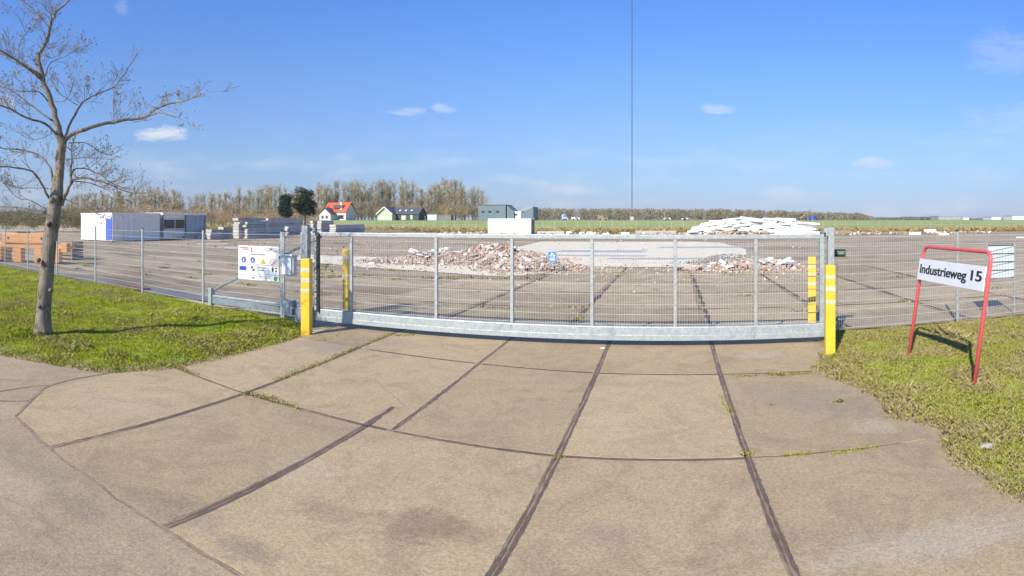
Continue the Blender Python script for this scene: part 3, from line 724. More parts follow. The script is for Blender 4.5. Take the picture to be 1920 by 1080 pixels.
LIMBS = [
 ([(114, 262), (110, 240), (100, 207), (88, 172), (80, 147), (72, 120), (75, 97), (88, 75), (94, 48), (107, 22), (125, 3), (140, -18)], 16, 4, (0, .3)),
 ([(81, 150), (55, 130), (30, 112), (0, 94), (-40, 70)], 8, 2.5, (0, -.6)),
 ([(74, 140), (50, 121), (22, 108), (-5, 98)], 5, 2, (0, .6)),
 ([(119, 266), (130, 254), (160, 243), (200, 231), (240, 224), (272, 220), (290, 206), (315, 196), (345, 190), (378, 176)], 11, 1.6, (0, -.9)),
 ([(270, 221), (300, 212), (330, 221)], 3, 1.2, (-.6, -.9)),
 ([(122, 258), (134, 225), (150, 200), (157, 190), (180, 177), (207, 167), (225, 150), (246, 119)], 6, 1.4, (0, .8)),
 ([(150, 200), (138, 193), (112, 175), (98, 160)], 3.2, 1.3, (.3, .6)),
 ([(106, 252), (85, 232), (50, 221), (20, 204), (-5, 196), (-40, 188)], 6, 2.5, (0, -.8)),
 ([(98, 226), (70, 206), (45, 187), (20, 168), (-5, 150)], 4.5, 2, (0, .9)),
 ([(90, 190), (75, 173), (50, 171), (25, 171)], 4, 1.3, (0, -.7)),
 ([(94, 52), (76, 34), (60, 15), (38, 0)], 4, 1.5, (.2, .6)),
 ([(84, 82), (94, 50), (96, 20), (90, -10)], 3, 1.3, (.2, -.4)),
 ([(34, 112), (37, 80), (50, 62), (70, 42)], 2.4, 1.1, (-.4, .2)),
 ([(50, 62), (42, 45), (34, 30)], 1.8, 1, (-.2, -.4)),
 ([(85, 142), (95, 118), (112, 110), (140, 96)], 2.8, 1.1, (0, .6)),
 ([(76, 100), (88, 106), (100, 108), (118, 96)], 2.4, 1.1, (0, -.5)),
 ([(101, 190), (120, 190), (130, 178), (140, 150)], 2.6, 1.1, (0, -.6)),
 ([(112, 250), (100, 245), (90, 255), (60, 262), (36, 250)], 2.4, 1, (0, .7)),
 ([(213, 228), (213, 205), (214, 180)], 2, 1, (-.3, -.3)),
 ([(98, 380), (82, 352), (66, 326), (54, 319), (25, 314), (-5, 312), (-30, 318)], 6, 2, (0, -.7)),
 ([(101, 370), (97, 325), (86, 303), (67, 287), (37, 281), (0, 277), (-25, 270)], 6, 1.8, (0, .7)),
 ([(116, 385), (122, 368), (132, 345), (140, 335), (162, 334), (185, 340), (212, 348), (240, 360), (272, 362)], 9, 1.5, (0, -.9)),
 ([(132, 345), (133, 325), (134, 306)], 6.5, 5, (-.2, -.2)),
 ([(134, 330), (138, 318), (160, 316), (187, 327), (207, 342), (236, 354)], 4, 1.2, (-.2, .8)),
 ([(140, 340), (175, 345), (212, 362), (250, 382)], 3, 1.2, (-.3, -1)),
 ([(118, 372), (150, 385), (182, 401)], 2.8, 1.1, (0, -.8)),
 ([(96, 410), (88, 406), (60, 395), (30, 389), (0, 388)], 3.5, 1.1, (0, .5)),
 ([(98, 400), (60, 376), (32, 370), (0, 335), (-20, 310)], 3.2, 1.4, (0, .9)),
 ([(103, 355), (70, 352), (30, 352), (10, 345)], 2.4, 1.1, (0, 1)),
 ([(130, 268), (160, 268), (185, 282), (205, 290)], 2.6, 1.1, (0, 1)),
 ([(124, 300), (150, 296), (190, 297)], 2.4, 1, (0, .8)),
]
tw = MB(); bud = MB()
def twig(p, d, L, r, lvl):
    k = 3 if lvl > 0 else 2; pts = [p]; dd = d.copy()
    for i in range(k):
        dd = (dd + Vector((rnd.uniform(-1, 1), rnd.uniform(-1, 1), rnd.uniform(-.5, .9))) * .28).normalized(); pts.append(pts[-1] + dd * (L / k))
    tw.tube(pts, [r * (1 - .6 * i / k) for i in range(k + 1)], 3, False)
    if lvl > 0:
        for _ in range(rnd.randint(2, 4)):
            t = rnd.uniform(.25, 1); q = pts[0].lerp(pts[-1], t) if k < 2 else pts[min(int(t * k), k - 1)].lerp(pts[min(int(t * k), k - 1) + 1], (t * k) % 1 if t < 1 else 1)
            nd = (dd + Vector((rnd.uniform(-1, 1), rnd.uniform(-1, 1), rnd.uniform(-.5, 1))) * .85).normalized()
            twig(q, nd, L * rnd.uniform(.4, .7), r * .62, lvl - 1)
    else:
        e = pts[-1]; s = rnd.uniform(.008, .018)
        bud.box(e, (s, s, s * 1.5), rnd.random() * 3, rnd.random())
for i, (pts, w0, w1, dep) in enumerate(LIMBS):
    P, Rr = limb(pts, w0, w1, dep, n=8 if w0 > 4 else 5, jag=.02 if w0 > 8 else .014)
    tot = sum((P[j+1] - P[j]).length for j in range(len(P) - 1)); cnt = int(tot * 8) + 2
    for _ in range(cnt):
        t = rnd.uniform(.22, 1) ** .8; j = min(int(t * (len(P) - 1)), len(P) - 2); q = P[j].lerp(P[j+1], rnd.random())
        d = (P[j+1] - P[j]).normalized(); side = Vector((rnd.uniform(-1, 1), rnd.uniform(-1, 1), rnd.uniform(-.55, 1.1)))
        nd = (d * .75 + side).normalized(); base = min(Rr[j] * .6, .0075)
        twig(q, nd, rnd.uniform(.22, .62) * (1.15 - .45 * t), max(base, .004), rnd.choice((1, 2, 2)))
    twig(P[-1], (P[-1] - P[-2]).normalized(), .45, Rr[-1], 2)
o = tw.obj('twigs', M['twig'], tree); o['kind'] = 'stuff'
o = bud.obj('buds', M['bark'], tree); o['kind'] = 'stuff'
print('twig tris', len(tw.f) * 2, len(bud.f))
# leafy sucker growth at the foot
A = []
for k in range(260): A.append((tx + rnd.gauss(-.05, .28), ty - .35 + rnd.gauss(0, .14)))
A = np.array(A); wd = blades('foot_weeds', A[:, 0], A[:, 1], np.full(len(A), .06), .05, .16, .016, .05, (.18, .34, .04), 12)
tagged(wd, 'clump of taller green weeds at the foot of the tree', 'weeds')

# ------------------------------------------------------------------ gate
GY = 11.42
gate = empty('sliding_gate', (0, GY, 0), 'long galvanised sliding gate with mesh bays standing closed across the driveway', 'gate')
def gx(px): return xa(px, GY)
XL, XR = gx(592), gx(1545)
def bx(name, c, d, mat, parent, bevel=.004, **k): return MB().box(c, d, **k).obj(name, mat, parent, bevel=bevel)
bx('top_rail', ((XL + XR) / 2, 0, 2.165), (XR - XL, .08, .09), M['galv'], gate, .01)
# bottom beam: C-profile with a lip, runs on past the guide post as the counterweight tail
BT, BB = .40, .12
tail = xa(381, GY + .05)
mb_ = MB().box((gx(588) / 2 + XR / 2, .02, (BT + BB) / 2), (XR - gx(588), .13, BT - BB)); mb_.obj('bottom_rail', M['galv'], gate, bevel=.018)
bx('rail_lip', (gx(588) / 2 + XR / 2, -.052, BB + .055), (XR - gx(588) - .02, .02, .11), M['galv'], gate, .006)
for px in (659, 818, 960, 1110, 1266, 1417): bx('post', (gx(px), 0, (BT + 2.12) / 2), (.065, .06, 2.12 - BT - .002), M['galv'], gate, .005)
for px in (596, 1541): bx('end_post', (gx(px), .0, (BT + 2.12) / 2), (.09, .075, 2.12 - BT - .002), M['galv'], gate, .006)
def wire_panel(x0, x1, z0, z1, name, parent, y=0, hz=.2, step=.05, r=.0023):
    m = MB(); n = max(1, int((x1 - x0) / step))
    for i in range(1, n):
        x = x0 + (x1 - x0) * i / n; m.tube([(x, y, z0), (x, y, z1)], r, 4, False)
    z = z0 + .03
    while z < z1:
        for s in (-1, 1): m.tube([(x0, y + s * .007, z), (x1, y + s * .007, z)], r * 1.25, 4, False)
        z += hz
    return m.obj(name, M['wire'], parent)
px_ = [600, 659, 818, 960, 1110, 1266, 1417, 1538]
for i in range(7): wire_panel(gx(px_[i]) + .035, gx(px_[i+1]) - .035, BT + .002, 2.118, 'mesh_panel', gate, .022)
# tail of the gate behind the left fence
ty0 = .35
bx('tail_beam', ((tail + gx(560)) / 2, ty0, .26), (gx(560) - tail, .12, .26), M['galvd'], gate, .015)
bx('tail_lip', ((tail + gx(560)) / 2, ty0 - .07, .36), (gx(560) - tail - .3, .02, .05), M['galv'], gate, .006)
bx('tail_post', (tail + .05, ty0 - .02, .33), (.12, .16, .5), M['galv'], gate, .01)
bx('tail_foot', (gx(532), ty0 - .12, .3), (.3, .2, .38), M['galvd'], gate, .01)
MB().tube([(tail + .1, ty0, .52), (gx(592), ty0 - .1, 2.1)], .03, 6).obj('brace', M['galvd'], gate)
bx('tail_top_rail', ((gx(560) + gx(592)) / 2, .15, 2.15), (gx(592) - gx(556), .06, .07), M['galv'], gate, .005)
bx('tail_upright', (gx(561), .15, 1.25), (.05, .05, 1.7), M['galv'], gate, .004)

# guide posts (fixed) left and right
lp = empty('gate_guide_post', (xa(574, GY - .22), GY - .22, 0), 'tall galvanised guide post behind the left front bollard with black safety edge', 'gate post')
bx('post', (0, 0, 1.18), (.17, .15, 2.36), M['galv'], lp, .01)
bx('post_cap', (0, 0, 2.372), (.12, .10, .02), M['black'], lp, .004)
bx('roller_bracket', (.12, .12, 2.27), (.16, .12, .08), M['galvd'], lp, .006)
bx('safety_edge', (.245, .16, 1.25), (.05, .06, 1.86), M['black'], lp, .01)
for k in range(12): bx('contact_strip', (.175, .13, .42 + k * .15), (.07, .04, .105), M['galv'], lp, .004)
bx('base_box', (-.22, .28, .2), (.42, .3, .4), M['galvd'], lp, .01)
rp = empty('gate_catch_post', (xa(1551, GY + .05), GY + .05, 0), 'galvanised catch post at the closing end of the gate', 'gate post')
bx('post', (.07, 0, 1.17), (.13, .14, 2.34), M['galv'], rp, .01)
bx('catch_plate', (-.05, -.02, 2.25), (.09, .16, .16), M['galv'], rp, .006)
bx('catch_slot', (-.075, -.105, 2.2), (.035, .01, .09), M['black'], rp, .002)
bx('lower_catch', (-.02, .09, .5), (.08, .08, .22), M['black'], rp, .01)

# bollards
def bollard(name, x, y, h, w, label, bands, rot=0, ribs=(), round_=False):
    e = empty(name, (x, y, 0), label, 'bollard', 'yellow bollards at the gate', rot=(0, 0, rot))
    MB().box((0, 0, h / 2 - .03), (w, w, h + .06)).obj('body', M['yellow'], e, bevel=.014, seg=3)
    for z0, z1 in bands: MB().box((0, 0, (z0 + z1) / 2), (w + .005, w + .005, z1 - z0)).obj('reflective_band', M['band'], e, bevel=.012)
    for z in ribs: MB().box((0, 0, z), (w + .008, w + .008, .015)).obj('joint_ring', M['black'], e, bevel=.004)
    return e
bollard('yellow_bollard', -7.33, 10.35, 1.66, .20, 'yellow square bollard with three white bands before the left guide post', ((1.37, 1.46), (1.14, 1.24), (.93, 1.01)), R(14))
bollard('yellow_bollard', -8.22, 13.45, 1.70, .17, 'dull yellow bollard inside the yard behind the left gate bay', ((1.42, 1.56), (.93, 1.02)), R(5))
bollard('yellow_bollard', 3.37, 13.5, 1.62, .19, 'yellow ribbed bollard inside the yard seen through the last gate bay', ((1.36, 1.42), (1.19, 1.24), (.95, 1.02)), R(-12), (1.45, 1.16, .86, .58, .3))
bollard('yellow_bollard', 2.89, 10.22, 1.68, .178, 'bright yellow square bollard with white bands before the catch post', ((1.43, 1.50), (1.20, 1.30), (.98, 1.05)), R(-6))

# ------------------------------------------------------------------ fences
def fence(name, label, pts, posts, h=2.2, wires=True):
    e = empty(name, (posts[0][0], posts[0][1], 0), label, 'fence')
    o0 = Vector((posts[0][0], posts[0][1], 0))
    for x, y, hh in posts:
        p = Vector((x, y, 0)) - o0
        MB().box((p.x, p.y, hh / 2), (.062, .045, hh)).obj('post', M['galv'], e, bevel=.006)
        MB().box((p.x, p.y, hh + .018), (.07, .055, .034)).obj('post_cap', M['black'], e, bevel=.006)
    for i in range(len(posts) - 1):
        a = Vector((posts[i][0], posts[i][1], 0)) - o0; b = Vector((posts[i+1][0], posts[i+1][1], 0)) - o0
        L = (b - a).length; m = MB(); n = int(L / .05); d = (b - a).normalized(); nr = Vector((-d.y, d.x, 0)); off = nr * -.03
        ht = min(posts[i][2], posts[i+1][2]) - .06
        for k in range(1, n): p = a + d * (L * k / n) + off; m.tube([p + Vector((0, 0, .08)), p + Vector((0, 0, ht))], .0024, 3, False)
        z = .12
        while z <= ht + .01:
            for s in (-1, 1): m.tube([a + off + nr * s * .006 + Vector((0, 0, z)), b + off + nr * s * .006 + Vector((0, 0, z))], .0038, 4, False)
            z += .2
        m.obj('mesh_panel', M['wire'], e)
    return e
lf = [(-8.97, 11.62), (-11.97, 11.85), (-15.2, 12.25), (-18.4, 12.7), (-21.6, 13.1), (-25.9, 13.5), (-30.2, 13.8), (-34.5, 14.0)]
def onray(px, Y): return (xa(px, Y), Y)
lposts = [onray(528, 11.62), onray(381, 11.8), onray(267, 12.35), onray(179, 12.75), onray(107, 12.95), onray(52, 13.35), onray(10, 13.6), onray(-40, 13.9)]
fence('mesh_fence', 'galvanised mesh fence with slim posts along the top of the left bank', None, [(x, y, 2.2) for x, y in lposts])
fence('mesh_fence', 'short mesh fence bay between the info board and the gate post', None, [(lposts[0][0] + .06, 11.63, 2.2), (xa(566, 11.5), 11.5, 2.2)])
fence('mesh_fence', 'grey mesh fence running right from the gate past the red sign', None, [(3.26, 12.2, 2.2)] + [(onray(1795, 12.4)[0], 12.4, 2.22), (10.5, 12.7, 2.2), (15, 13, 2.2)])
# far perimeter fence
pf = empty('perimeter_fence', (-100, 128, -.06), 'thin pale post and wire fence along the far side of the yard', 'fence')
m0 = MB().box((0, 0, 1.1), (.11, .11, 2.2)).mesh('post', M['galv'])
for k in range(78):
    o = mobj('post', m0, pf); o.location = (k * 2.65 + rnd.uniform(-.1, .1), 3 * math.sin(k * .05), 0); o.rotation_euler = (rnd.uniform(-.02, .02), rnd.uniform(-.03, .03), 0)
for z in (.4, .9, 1.4, 2.05): MB().tube([(k * 2.65, 3 * math.sin(k * .05) - .05, z) for k in range(0, 78, 3)], .012, 3, False).obj('wire', M['wire'], pf)

# ------------------------------------------------------------------ info board and boxes on the fence
ib = empty('info_board', (xa(487, 11.62), 11.62, 0), 'white safety board with blue yellow and red pictograms wired to the mesh fence', 'sign', rot=(0, 0, R(3)))
d_ = math.hypot(xa(487, 11.62), 11.62)
bw, bz0, bz1 = 1.30, za(525, d_), za(461, d_)
fy = -.07; bh = bz1 - bz0
MB().box((0, fy, (bz0 + bz1) / 2), (bw, .008, bh)).obj('board', M['white'], ib, bevel=.002)
def u(fx, fz): return (-bw / 2 + fx * bw, bz1 - fz * bh)
yf = fy - .0075
def mark(name, fx0, fz0, fx1, fz1, mat, dy=0):
    a, b = u(fx0, fz0), u(fx1, fz1); return MB().box(((a[0] + b[0]) / 2, yf - dy, (a[1] + b[1]) / 2), (abs(b[0] - a[0]), .003, abs(b[1] - a[1]))).obj(name, mat, ib)
for cx in (.14, .37):
    c = u(cx, .42); MB().disc(c, .078, yf - .001, th=.003).obj('pictogram_disc', M['bluep'], ib)
    MB().disc((c[0], c[1] + .018), .018, yf - .004, 12, .002).obj('pictogram_figure', M['white'], ib)
    MB().box((c[0], yf - .003, c[1] - .022), (.05, .002, .04)).obj('pictogram_figure', M['white'], ib)
c = u(.62, .44); m = MB(); vs = [(c[0] - .09, yf - .001, c[1] - .07), (c[0] + .09, yf - .001, c[1] - .07), (c[0], yf - .001, c[1] + .085)]; m.add(vs + [(a, yf + .002, b) for a, _, b in vs], [(0, 1, 2), (5, 4, 3), (0, 3, 4, 1), (1, 4, 5, 2), (2, 5, 3, 0)]); m.obj('warning_triangle', M['yellp'], ib)
MB().box((c[0], yf - .003, c[1] - .005), (.012, .002, .05)).obj('exclamation_stroke', M['ink'], ib); MB().box((c[0], yf - .003, c[1] - .043), (.012, .002, .012)).obj('exclamation_stroke', M['ink'], ib)
c = u(.84, .44); MB().disc(c, .080, yf - .001, th=.003).obj('ban_ring', M['redp'], ib); MB().disc(c, .062, yf - .004, 20, .002).obj('ban_ground', M['white'], ib); MB().box((c[0], yf - .0055, c[1]), (.1, .001, .012), ry=R(40)).obj('ban_bar', M['redp'], ib)
mark('rule', .01, .545, .99, .555, M['greyp']); mark('rule', .01, .815, .99, .823, M['greyp'])
mark('blue_block', .03, .61, .21, .73, M['bluep']); mark('green_block', .89, .86, .97, .975, M['greenp'])
mark('print_line', .05, .05, .25, .08, M['redp']); mark('print_line', .12, .10, .27, .125, M['greyp']); mark('print_line', .33, .05, .36, .2, M['redp'])
mark('print_line', .58, .05, .9, .075, M['palep']); mark('print_line', .66, .11, .95, .135, M['palep']); mark('print_line', .33, .23, .68, .265, M['greyp']); mark('print_line', .8, .06, .85, .1, M['ink'])
for a in ((.33, .60, .38, .66), (.36, .68, .42, .73), (.5, .62, .7, .64), (.52, .69, .66, .71), (.84, .62, .88, .72), (.91, .60, .96, .64), (.92, .68, .96, .73), (.04, .86, .22, .875), (.3, .86, .43, .875), (.05, .92, .28, .93), (.34, .91, .42, .96), (.5, .87, .8, .885), (.52, .92, .78, .93)): mark('print_line', *a, M['greyp'] if a[1] > .8 else M['ink'])
for a in ((.1, .1, .06, .045), (.9, .1, -.0, .0)): pass
mbx = empty('letter_box', (xa(547, 11.58), 11.50, 0), 'white metal letter box fixed between the fence post and the gate post', 'letter box')
d_ = math.hypot(xa(547, 11.5), 11.5); z0, z1 = za(516, d_), za(478, d_)
MB().box((0, 0, (z0 + z1) / 2 - .01), (.34, .16, z1 - z0 - .02)).obj('body', M['white'], mbx, bevel=.008)
MB().box((.01, -.03, z1 - .01), (.36, .28, .035), rx=R(-6)).obj('lid', M['white'], mbx, bevel=.006)
MB().box((-.01, -.104, (z0 + z1) / 2 - .02), (.28, .05, z1 - z0 - .09)).obj('door', M['cabin'], mbx, bevel=.004)
for z in (z0 + .05, (z0 + z1) / 2): MB().disc((-.11, z), .009, -.112, 10, .005).obj('lock', M['black'], mbx)
bs = empty('blue_notice', (xa(1036, GY), GY - .03, 0), 'small blue notice with white marks hung on the gate mesh', 'sign')
d_ = math.hypot(xa(1036, GY), GY); z0, z1 = za(491, d_), za(472, d_)
MB().box((0, 0, (z0 + z1) / 2), (.165, .006, z1 - z0)).obj('plate', M['blues'], bs, bevel=.002)
for (x, z, w, h) in ((.0, .80, .05, .03), (-.03, .62, .04, .02), (.035, .62, .05, .02), (0, .45, .1, .008), (0, .28, .11, .02), (0, .12, .09, .008)): MB().box((x, -.005, z0 + (z1 - z0) * z), (w, .003, h)).obj('print_mark', M['white'], bs)
gs = empty('dark_name_plate', (xa(1573, 12.2), 12.12, 0), 'small black and green name plate wired to the mesh right of the gate', 'sign')
d_ = math.hypot(xa(1573, 12.2), 12.2); z0, z1 = za(481, d_), za(467, d_)
MB().box((0, 0, (z0 + z1) / 2), (.25, .01, z1 - z0)).obj('plate', M['ink'], gs, bevel=.003)
MB().box((0, -.008, (z0 + z1) / 2 + .005), (.21, .004, (z1 - z0) * .5)).obj('green_field', plain('dull green', (.10, .17, .07), None, 4, .6), gs)
for k, w in enumerate((.15, .12)): MB().box((.015, -.012, (z0 + z1) / 2 + .022 - k * .03), (w, .002, .008)).obj('print_mark', M['palep'], gs)
# slatted panel on the right fence
sp = empty('slat_panel', (xa(1873, 13.1), 13.0, 0), 'pale galvanised ribbed panel fixed behind the right fence', 'metal panel', rot=(0, 0, R(-8)))
d_ = math.hypot(xa(1875, 13.0), 13.0); z0, z1 = za(522, d_), za(457, d_)
w_ = .74; 
bx('frame', (0, .02, (z0 + z1) / 2), (w_, .02, z1 - z0), M['black'], sp, .004)
for k in range(4):
    a = z0 + (z1 - z0 - .05) * k / 4; b = z0 + (z1 - z0 - .05) * (k + 1) / 4
    for j in range(9): bx('rib', (-w_ / 2 + .04 + (w_ - .08) * j / 8, -.005, (a + b) / 2), (.078, .014, b - a - .028), M['ribp'], sp, .004)
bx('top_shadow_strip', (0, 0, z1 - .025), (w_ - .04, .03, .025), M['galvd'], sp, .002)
for s in (-1, 1): bx('side_post', (s * (w_ / 2 + .02), .02, z1 / 2), (.035, .035, z1 + .03), M['galv'], sp, .003)

# ------------------------------------------------------------------ red sign frame
L_, R_ = Vector((4.08, 9.41, 0)), Vector((4.18, 7.29, 0)); mid = (L_ + R_) / 2; wd_ = (L_ - R_).length
sg = empty('street_sign', (mid.x, mid.y, .03), 'leaning red tubular frame holding the white street name plate in the right verge', 'sign', rot=(R(-9), 0, math.atan2(-(L_ - R_).y, -(L_ - R_).x)))
hh = 2.02; hw_ = wd_ / 2; rc = .14; pts = [(-hw_ , 0, -.12)]
pts += [(-hw_, 0, hh - rc)] + [(-hw_ + rc - rc * math.cos(a), 0, hh - rc + rc * math.sin(a)) for a in (R(20), R(45), R(70), R(90))]
pts += [(hw_ - rc + rc * math.sin(a), 0, hh - rc + rc * math.cos(a)) for a in (0, R(20), R(45), R(70))] + [(hw_, 0, hh - rc), (hw_, 0, -.12)]
MB().tube(pts, .031, 12).obj('frame', M['red'], sg, smooth=True)
pz0, pz1 = 1.43, 1.80
MB().box((0, -.052, (pz0 + pz1) / 2), (wd_ - .02, .018, pz1 - pz0)).obj('name_plate', M['white'], sg, bevel=.003)
for s in (-1, 1): MB().box((s * (hw_ - .01), -.03, (pz0 + pz1) / 2), (.05, .05, .05)).obj('clamp', M['red'], sg, bevel=.004)
def text_mesh(txt, size, mat, parent, loc, depth=.003, offset=0, name='lettering', xs=1):
    cu = bpy.data.curves.new('lettering', 'FONT'); cu.body = txt; cu.size = size; cu.extrude = depth; cu.align_x = 'CENTER'; cu.align_y = 'CENTER'; cu.offset = offset
    t = bpy.data.objects.new('tmp', cu); COL.objects.link(t)
    dg = bpy.context.evaluated_depsgraph_get(); me = bpy.data.meshes.new_from_object(t.evaluated_get(dg)); bpy.data.objects.remove(t)
    me.materials.clear(); me.materials.append(mat)
    b_ = bmesh.new(); b_.from_mesh(me); g0 = b_.verts[:] + b_.edges[:] + b_.faces[:]
    for dx, dz in ((.007, .0004), (.0035, .0008)):
        d_ = bmesh.ops.duplicate(b_, geom=g0); bmesh.ops.translate(b_, verts=[v for v in d_['geom'] if isinstance(v, bmesh.types.BMVert)], vec=(dx, 0, dz))
    b_.to_mesh(me); b_.free()
    o = mobj(name, me, parent); o.location = loc; o.rotation_euler = (R(90), 0, 0); o.scale = (xs, 1, 1); return o
for txt, x0, x1, dz in (('Industrieweg', -.462, .262, .005), ('15', .318, .462, .02)):
    o = text_mesh(txt, .218, M['ink'], sg, (0, -.0635, (pz0 + pz1) / 2 + dz), .002, .0028)
    xs_ = [v.co.x for v in o.data.vertices]; k_ = (x1 - x0) * wd_ / (max(xs_) - min(xs_)); o.scale = (k_, 1, 1); o.location.x = x0 * wd_ - min(xs_) * k_

# small things in the verges and on the drive
def stone(x, y, s, label, mat=None, sq=.5):
    m = MB(); bm = bmesh.new(); bmesh.ops.create_icosphere(bm, subdivisions=2, radius=1)
    for v in bm.verts:
        v.co *= 1 + .35 * noise.noise(v.co * 1.3 + Vector((x, y, 0))); v.co.x *= s; v.co.y *= s * .7; v.co.z *= s * sq
    me = bpy.data.meshes.new('stone'); bm.to_mesh(me); bm.free(); me.materials.append(mat or M['stone'])
    o = mobj('stone', me); o.location = (x, y, .07); return tagged(o, label, 'stone')
x, y = gp(1852, 848); stone(x, y, .09, 'pale stone lying in the grass at the lower right')
x, y = gp(262, 641); stone(x, y, .17, 'flat pale stone lying in the grass of the left bank', sq=.3)
x, y = gp(1130, 654); o = MB().box((0, 0, .012), (.09, .06, .012), rz=.5, rx=.1, jit=.3).obj('paper_scrap', M['white']); o.location = (x, y, 0); tagged(o, 'scrap of white litter on the drive below the gate', 'litter')
x, y = gp(222, 540); o = MB().box((0, 0, .03), (2.2, .7, .04), jit=.1).obj('steel_plate', M['rust']); o.location = (x, y + .3, 0); tagged(o, 'rusty steel plate lying behind the left fence', 'steel plate')
A = np.array(tuft_line([gp(1760, 633), gp(1790, 640), gp(1800, 650)], 260, .10, 2)); wd = blades('dead_stalks', A[:, 0], A[:, 1], np.full(len(A), .05), .05, .2, .008, 1.2, (.2, .2, .06), 15)
tagged(wd, 'clump of dead straw coloured stalks between the sign legs', 'weeds')

# ------------------------------------------------------------------ orange steel parts behind the left fence
og = empty('orange_steelwork', (-30.0, 16.2, 0), 'orange painted steel beams on short legs stored behind the left fence', 'steelwork', rot=(0, 0, R(32)))
og.scale = (.78, .9, .92); og.location = (-30.4, 15.9, 0)
def ob(c, d, **k): return MB().box(c, d, **k).obj(k.pop('name', 'beam') if False else 'beam', M['orange'], og, bevel=.03)
ob((0, 0, 1.55), (4.6, .5, .62)); ob((.4, .1, 1.05), (6.4, .5, .28))
for x, w, z in ((-2.8, .9, .55), (-.9, .7, .45), (.9, .6, .45), (2.3, .7, .5)): MB().box((x, .0, z), (w, .55, .85)).obj('leg', M['orange'], og, bevel=.03)
MB().box((3.1, -.1, 1.0), (.5, .5, .55)).obj('lug', M['orange'], og, bevel=.03)
for x in (-1.7, 1.2): MB().disc((x, 1.55), .09, -.262, 14, .01).obj('bolt_hole', M['black'], og)
MB().box((-.6, .1, 1.92), (1.0, .3, .12)).obj('grip', M['black'], og, bevel=.02)
og2 = empty('orange_steel_block', (-32.9, 15.1, 0), 'orange ribbed steel block left of the longer orange beams', 'steelwork', rot=(0, 0, R(30)))
MB().box((0, 0, .85), (1.6, .6, .6)).obj('block', M['orange'], og2, bevel=.03); MB().box((0, 0, .28), (1.5, .6, .5)).obj('block', M['orange'], og2, bevel=.03)
for k in range(3): MB().box((-.5 + k * .5, -.33, .6), (.06, .06, 1.0)).obj('rib', M['black'], og2)
gcr = empty('grey_crate', (xa(120, 19.5), 19.5, 0), 'dark open crate standing right of the orange beams', 'crate', rot=(0, 0, R(20)))
for k in range(5): MB().box((0, 0, .12 + k * .22), (2.3, 1.1, .16)).obj('plank', M['wood'], gcr, bevel=.01)
for s in (-1, 1): MB().box((s * 1.1, -.57, .6), (.08, .06, 1.2)).obj('upright', M['wood'], gcr)

# ------------------------------------------------------------------ site cabins
def cabin(name, label, x0, x1, y0, y1, h, rib, win):
    e = empty(name, (x1, y0, 0), label, 'site cabin')
    w, L = x1 - x0, y1 - y0
    MB().box((-w / 2, L / 2, h / 2 + .12), (w - .06, L - .06, h - .24)).obj('body', M['cabin'] if not win else M['cabing'], e)
    return e
CX, CY = -54.6, 39.2; ch = 3.25
ca = empty('site_cabin', (CX, CY, 0), 'white portable cabin with a blue door in its end wall', 'site cabin')
MB().box((-3.3, 3.6, ch / 2 + .1), (6.5, 7.1, ch - .2)).obj('body', M['cabin'], ca)
for k in range(2):
    MB().box((-1.65 - 3.3 * k, 0.02, ch / 2 + .1), (3.22, .06, ch - .34)).obj('end_panel', M['cabin'], ca, bevel=.02)
MB().box((-.62, -.02, 1.38), (1.15, .06, 2.5)).obj('door', M['bluedoor'], ca, bevel=.01)
MB().box((-1.12, -.07, 1.3), (.06, .06, .16)).obj('handle', M['galv'], ca)
for z in (.14, ch - .02): MB().box((-3.3, 3.6, z), (6.66, 7.26, .16)).obj('frame_rail', M['cabin'], ca, bevel=.02)
for k in range(9): MB().box((-.0, .42 + k * .8, ch / 2 + .1), (.05, .77, ch - .4)).obj('side_panel', M['cabing'], ca, bevel=.01)
MB().box((-.0, 7.2, ch / 2), (.1, .12, ch)).obj('corner_post', M['cabind'], ca)
cb = empty('site_cabin', (CX + .05, CY + 7.5, 0), 'grey portable cabin with a wide window and open canopy side', 'site cabin')
MB().box((-3.3, 3.75, ch / 2 + .1), (6.4, 7.2, ch - .2)).obj('body', M['cabing'], cb)
MB().box((-3.2, 3.75, ch - .02), (6.66, 7.5, .3)).obj('roof_rail', M['cabing'], cb, bevel=.02)
for y in (.1, 3.95, 7.35): MB().box((.03, y, ch / 2), (.14, .14, ch - .1)).obj('corner_post', M['cabind'], cb)
MB().box((.0, 2.05, 1.95), (.06, 3.3, 1.15)).obj('window', M['glass'], cb)
MB().box((.05, 2.05, 1.95), (.04, .08, 1.15)).obj('window_bar', M['white'], cb)
for z in (1.36, 2.55): MB().box((.05, 2.05, z), (.06, 3.4, .08)).obj('window_frame', M['white'], cb)
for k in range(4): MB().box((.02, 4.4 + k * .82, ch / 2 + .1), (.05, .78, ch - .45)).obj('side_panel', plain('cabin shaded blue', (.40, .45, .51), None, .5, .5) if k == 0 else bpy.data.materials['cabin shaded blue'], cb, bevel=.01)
for k in range(4): MB().box((.02, .5 + k * .85, .7), (.05, .82, 1.0)).obj('side_panel', M['cabing'], cb, bevel=.01)
for k, (y, w) in enumerate(((3.2, 1.2), (5.0, .8), (6.3, 1.0))):
    o = MB().box((0, 0, .25), (.7, w, .5)).obj('equipment_box', M['cabind']); o.location = (CX + 1.2, CY + 7.5 + y, 0); tagged(o, ('wide', 'small', 'last')[k] + ' dark equipment box on the ground before the grey cabin', 'box')

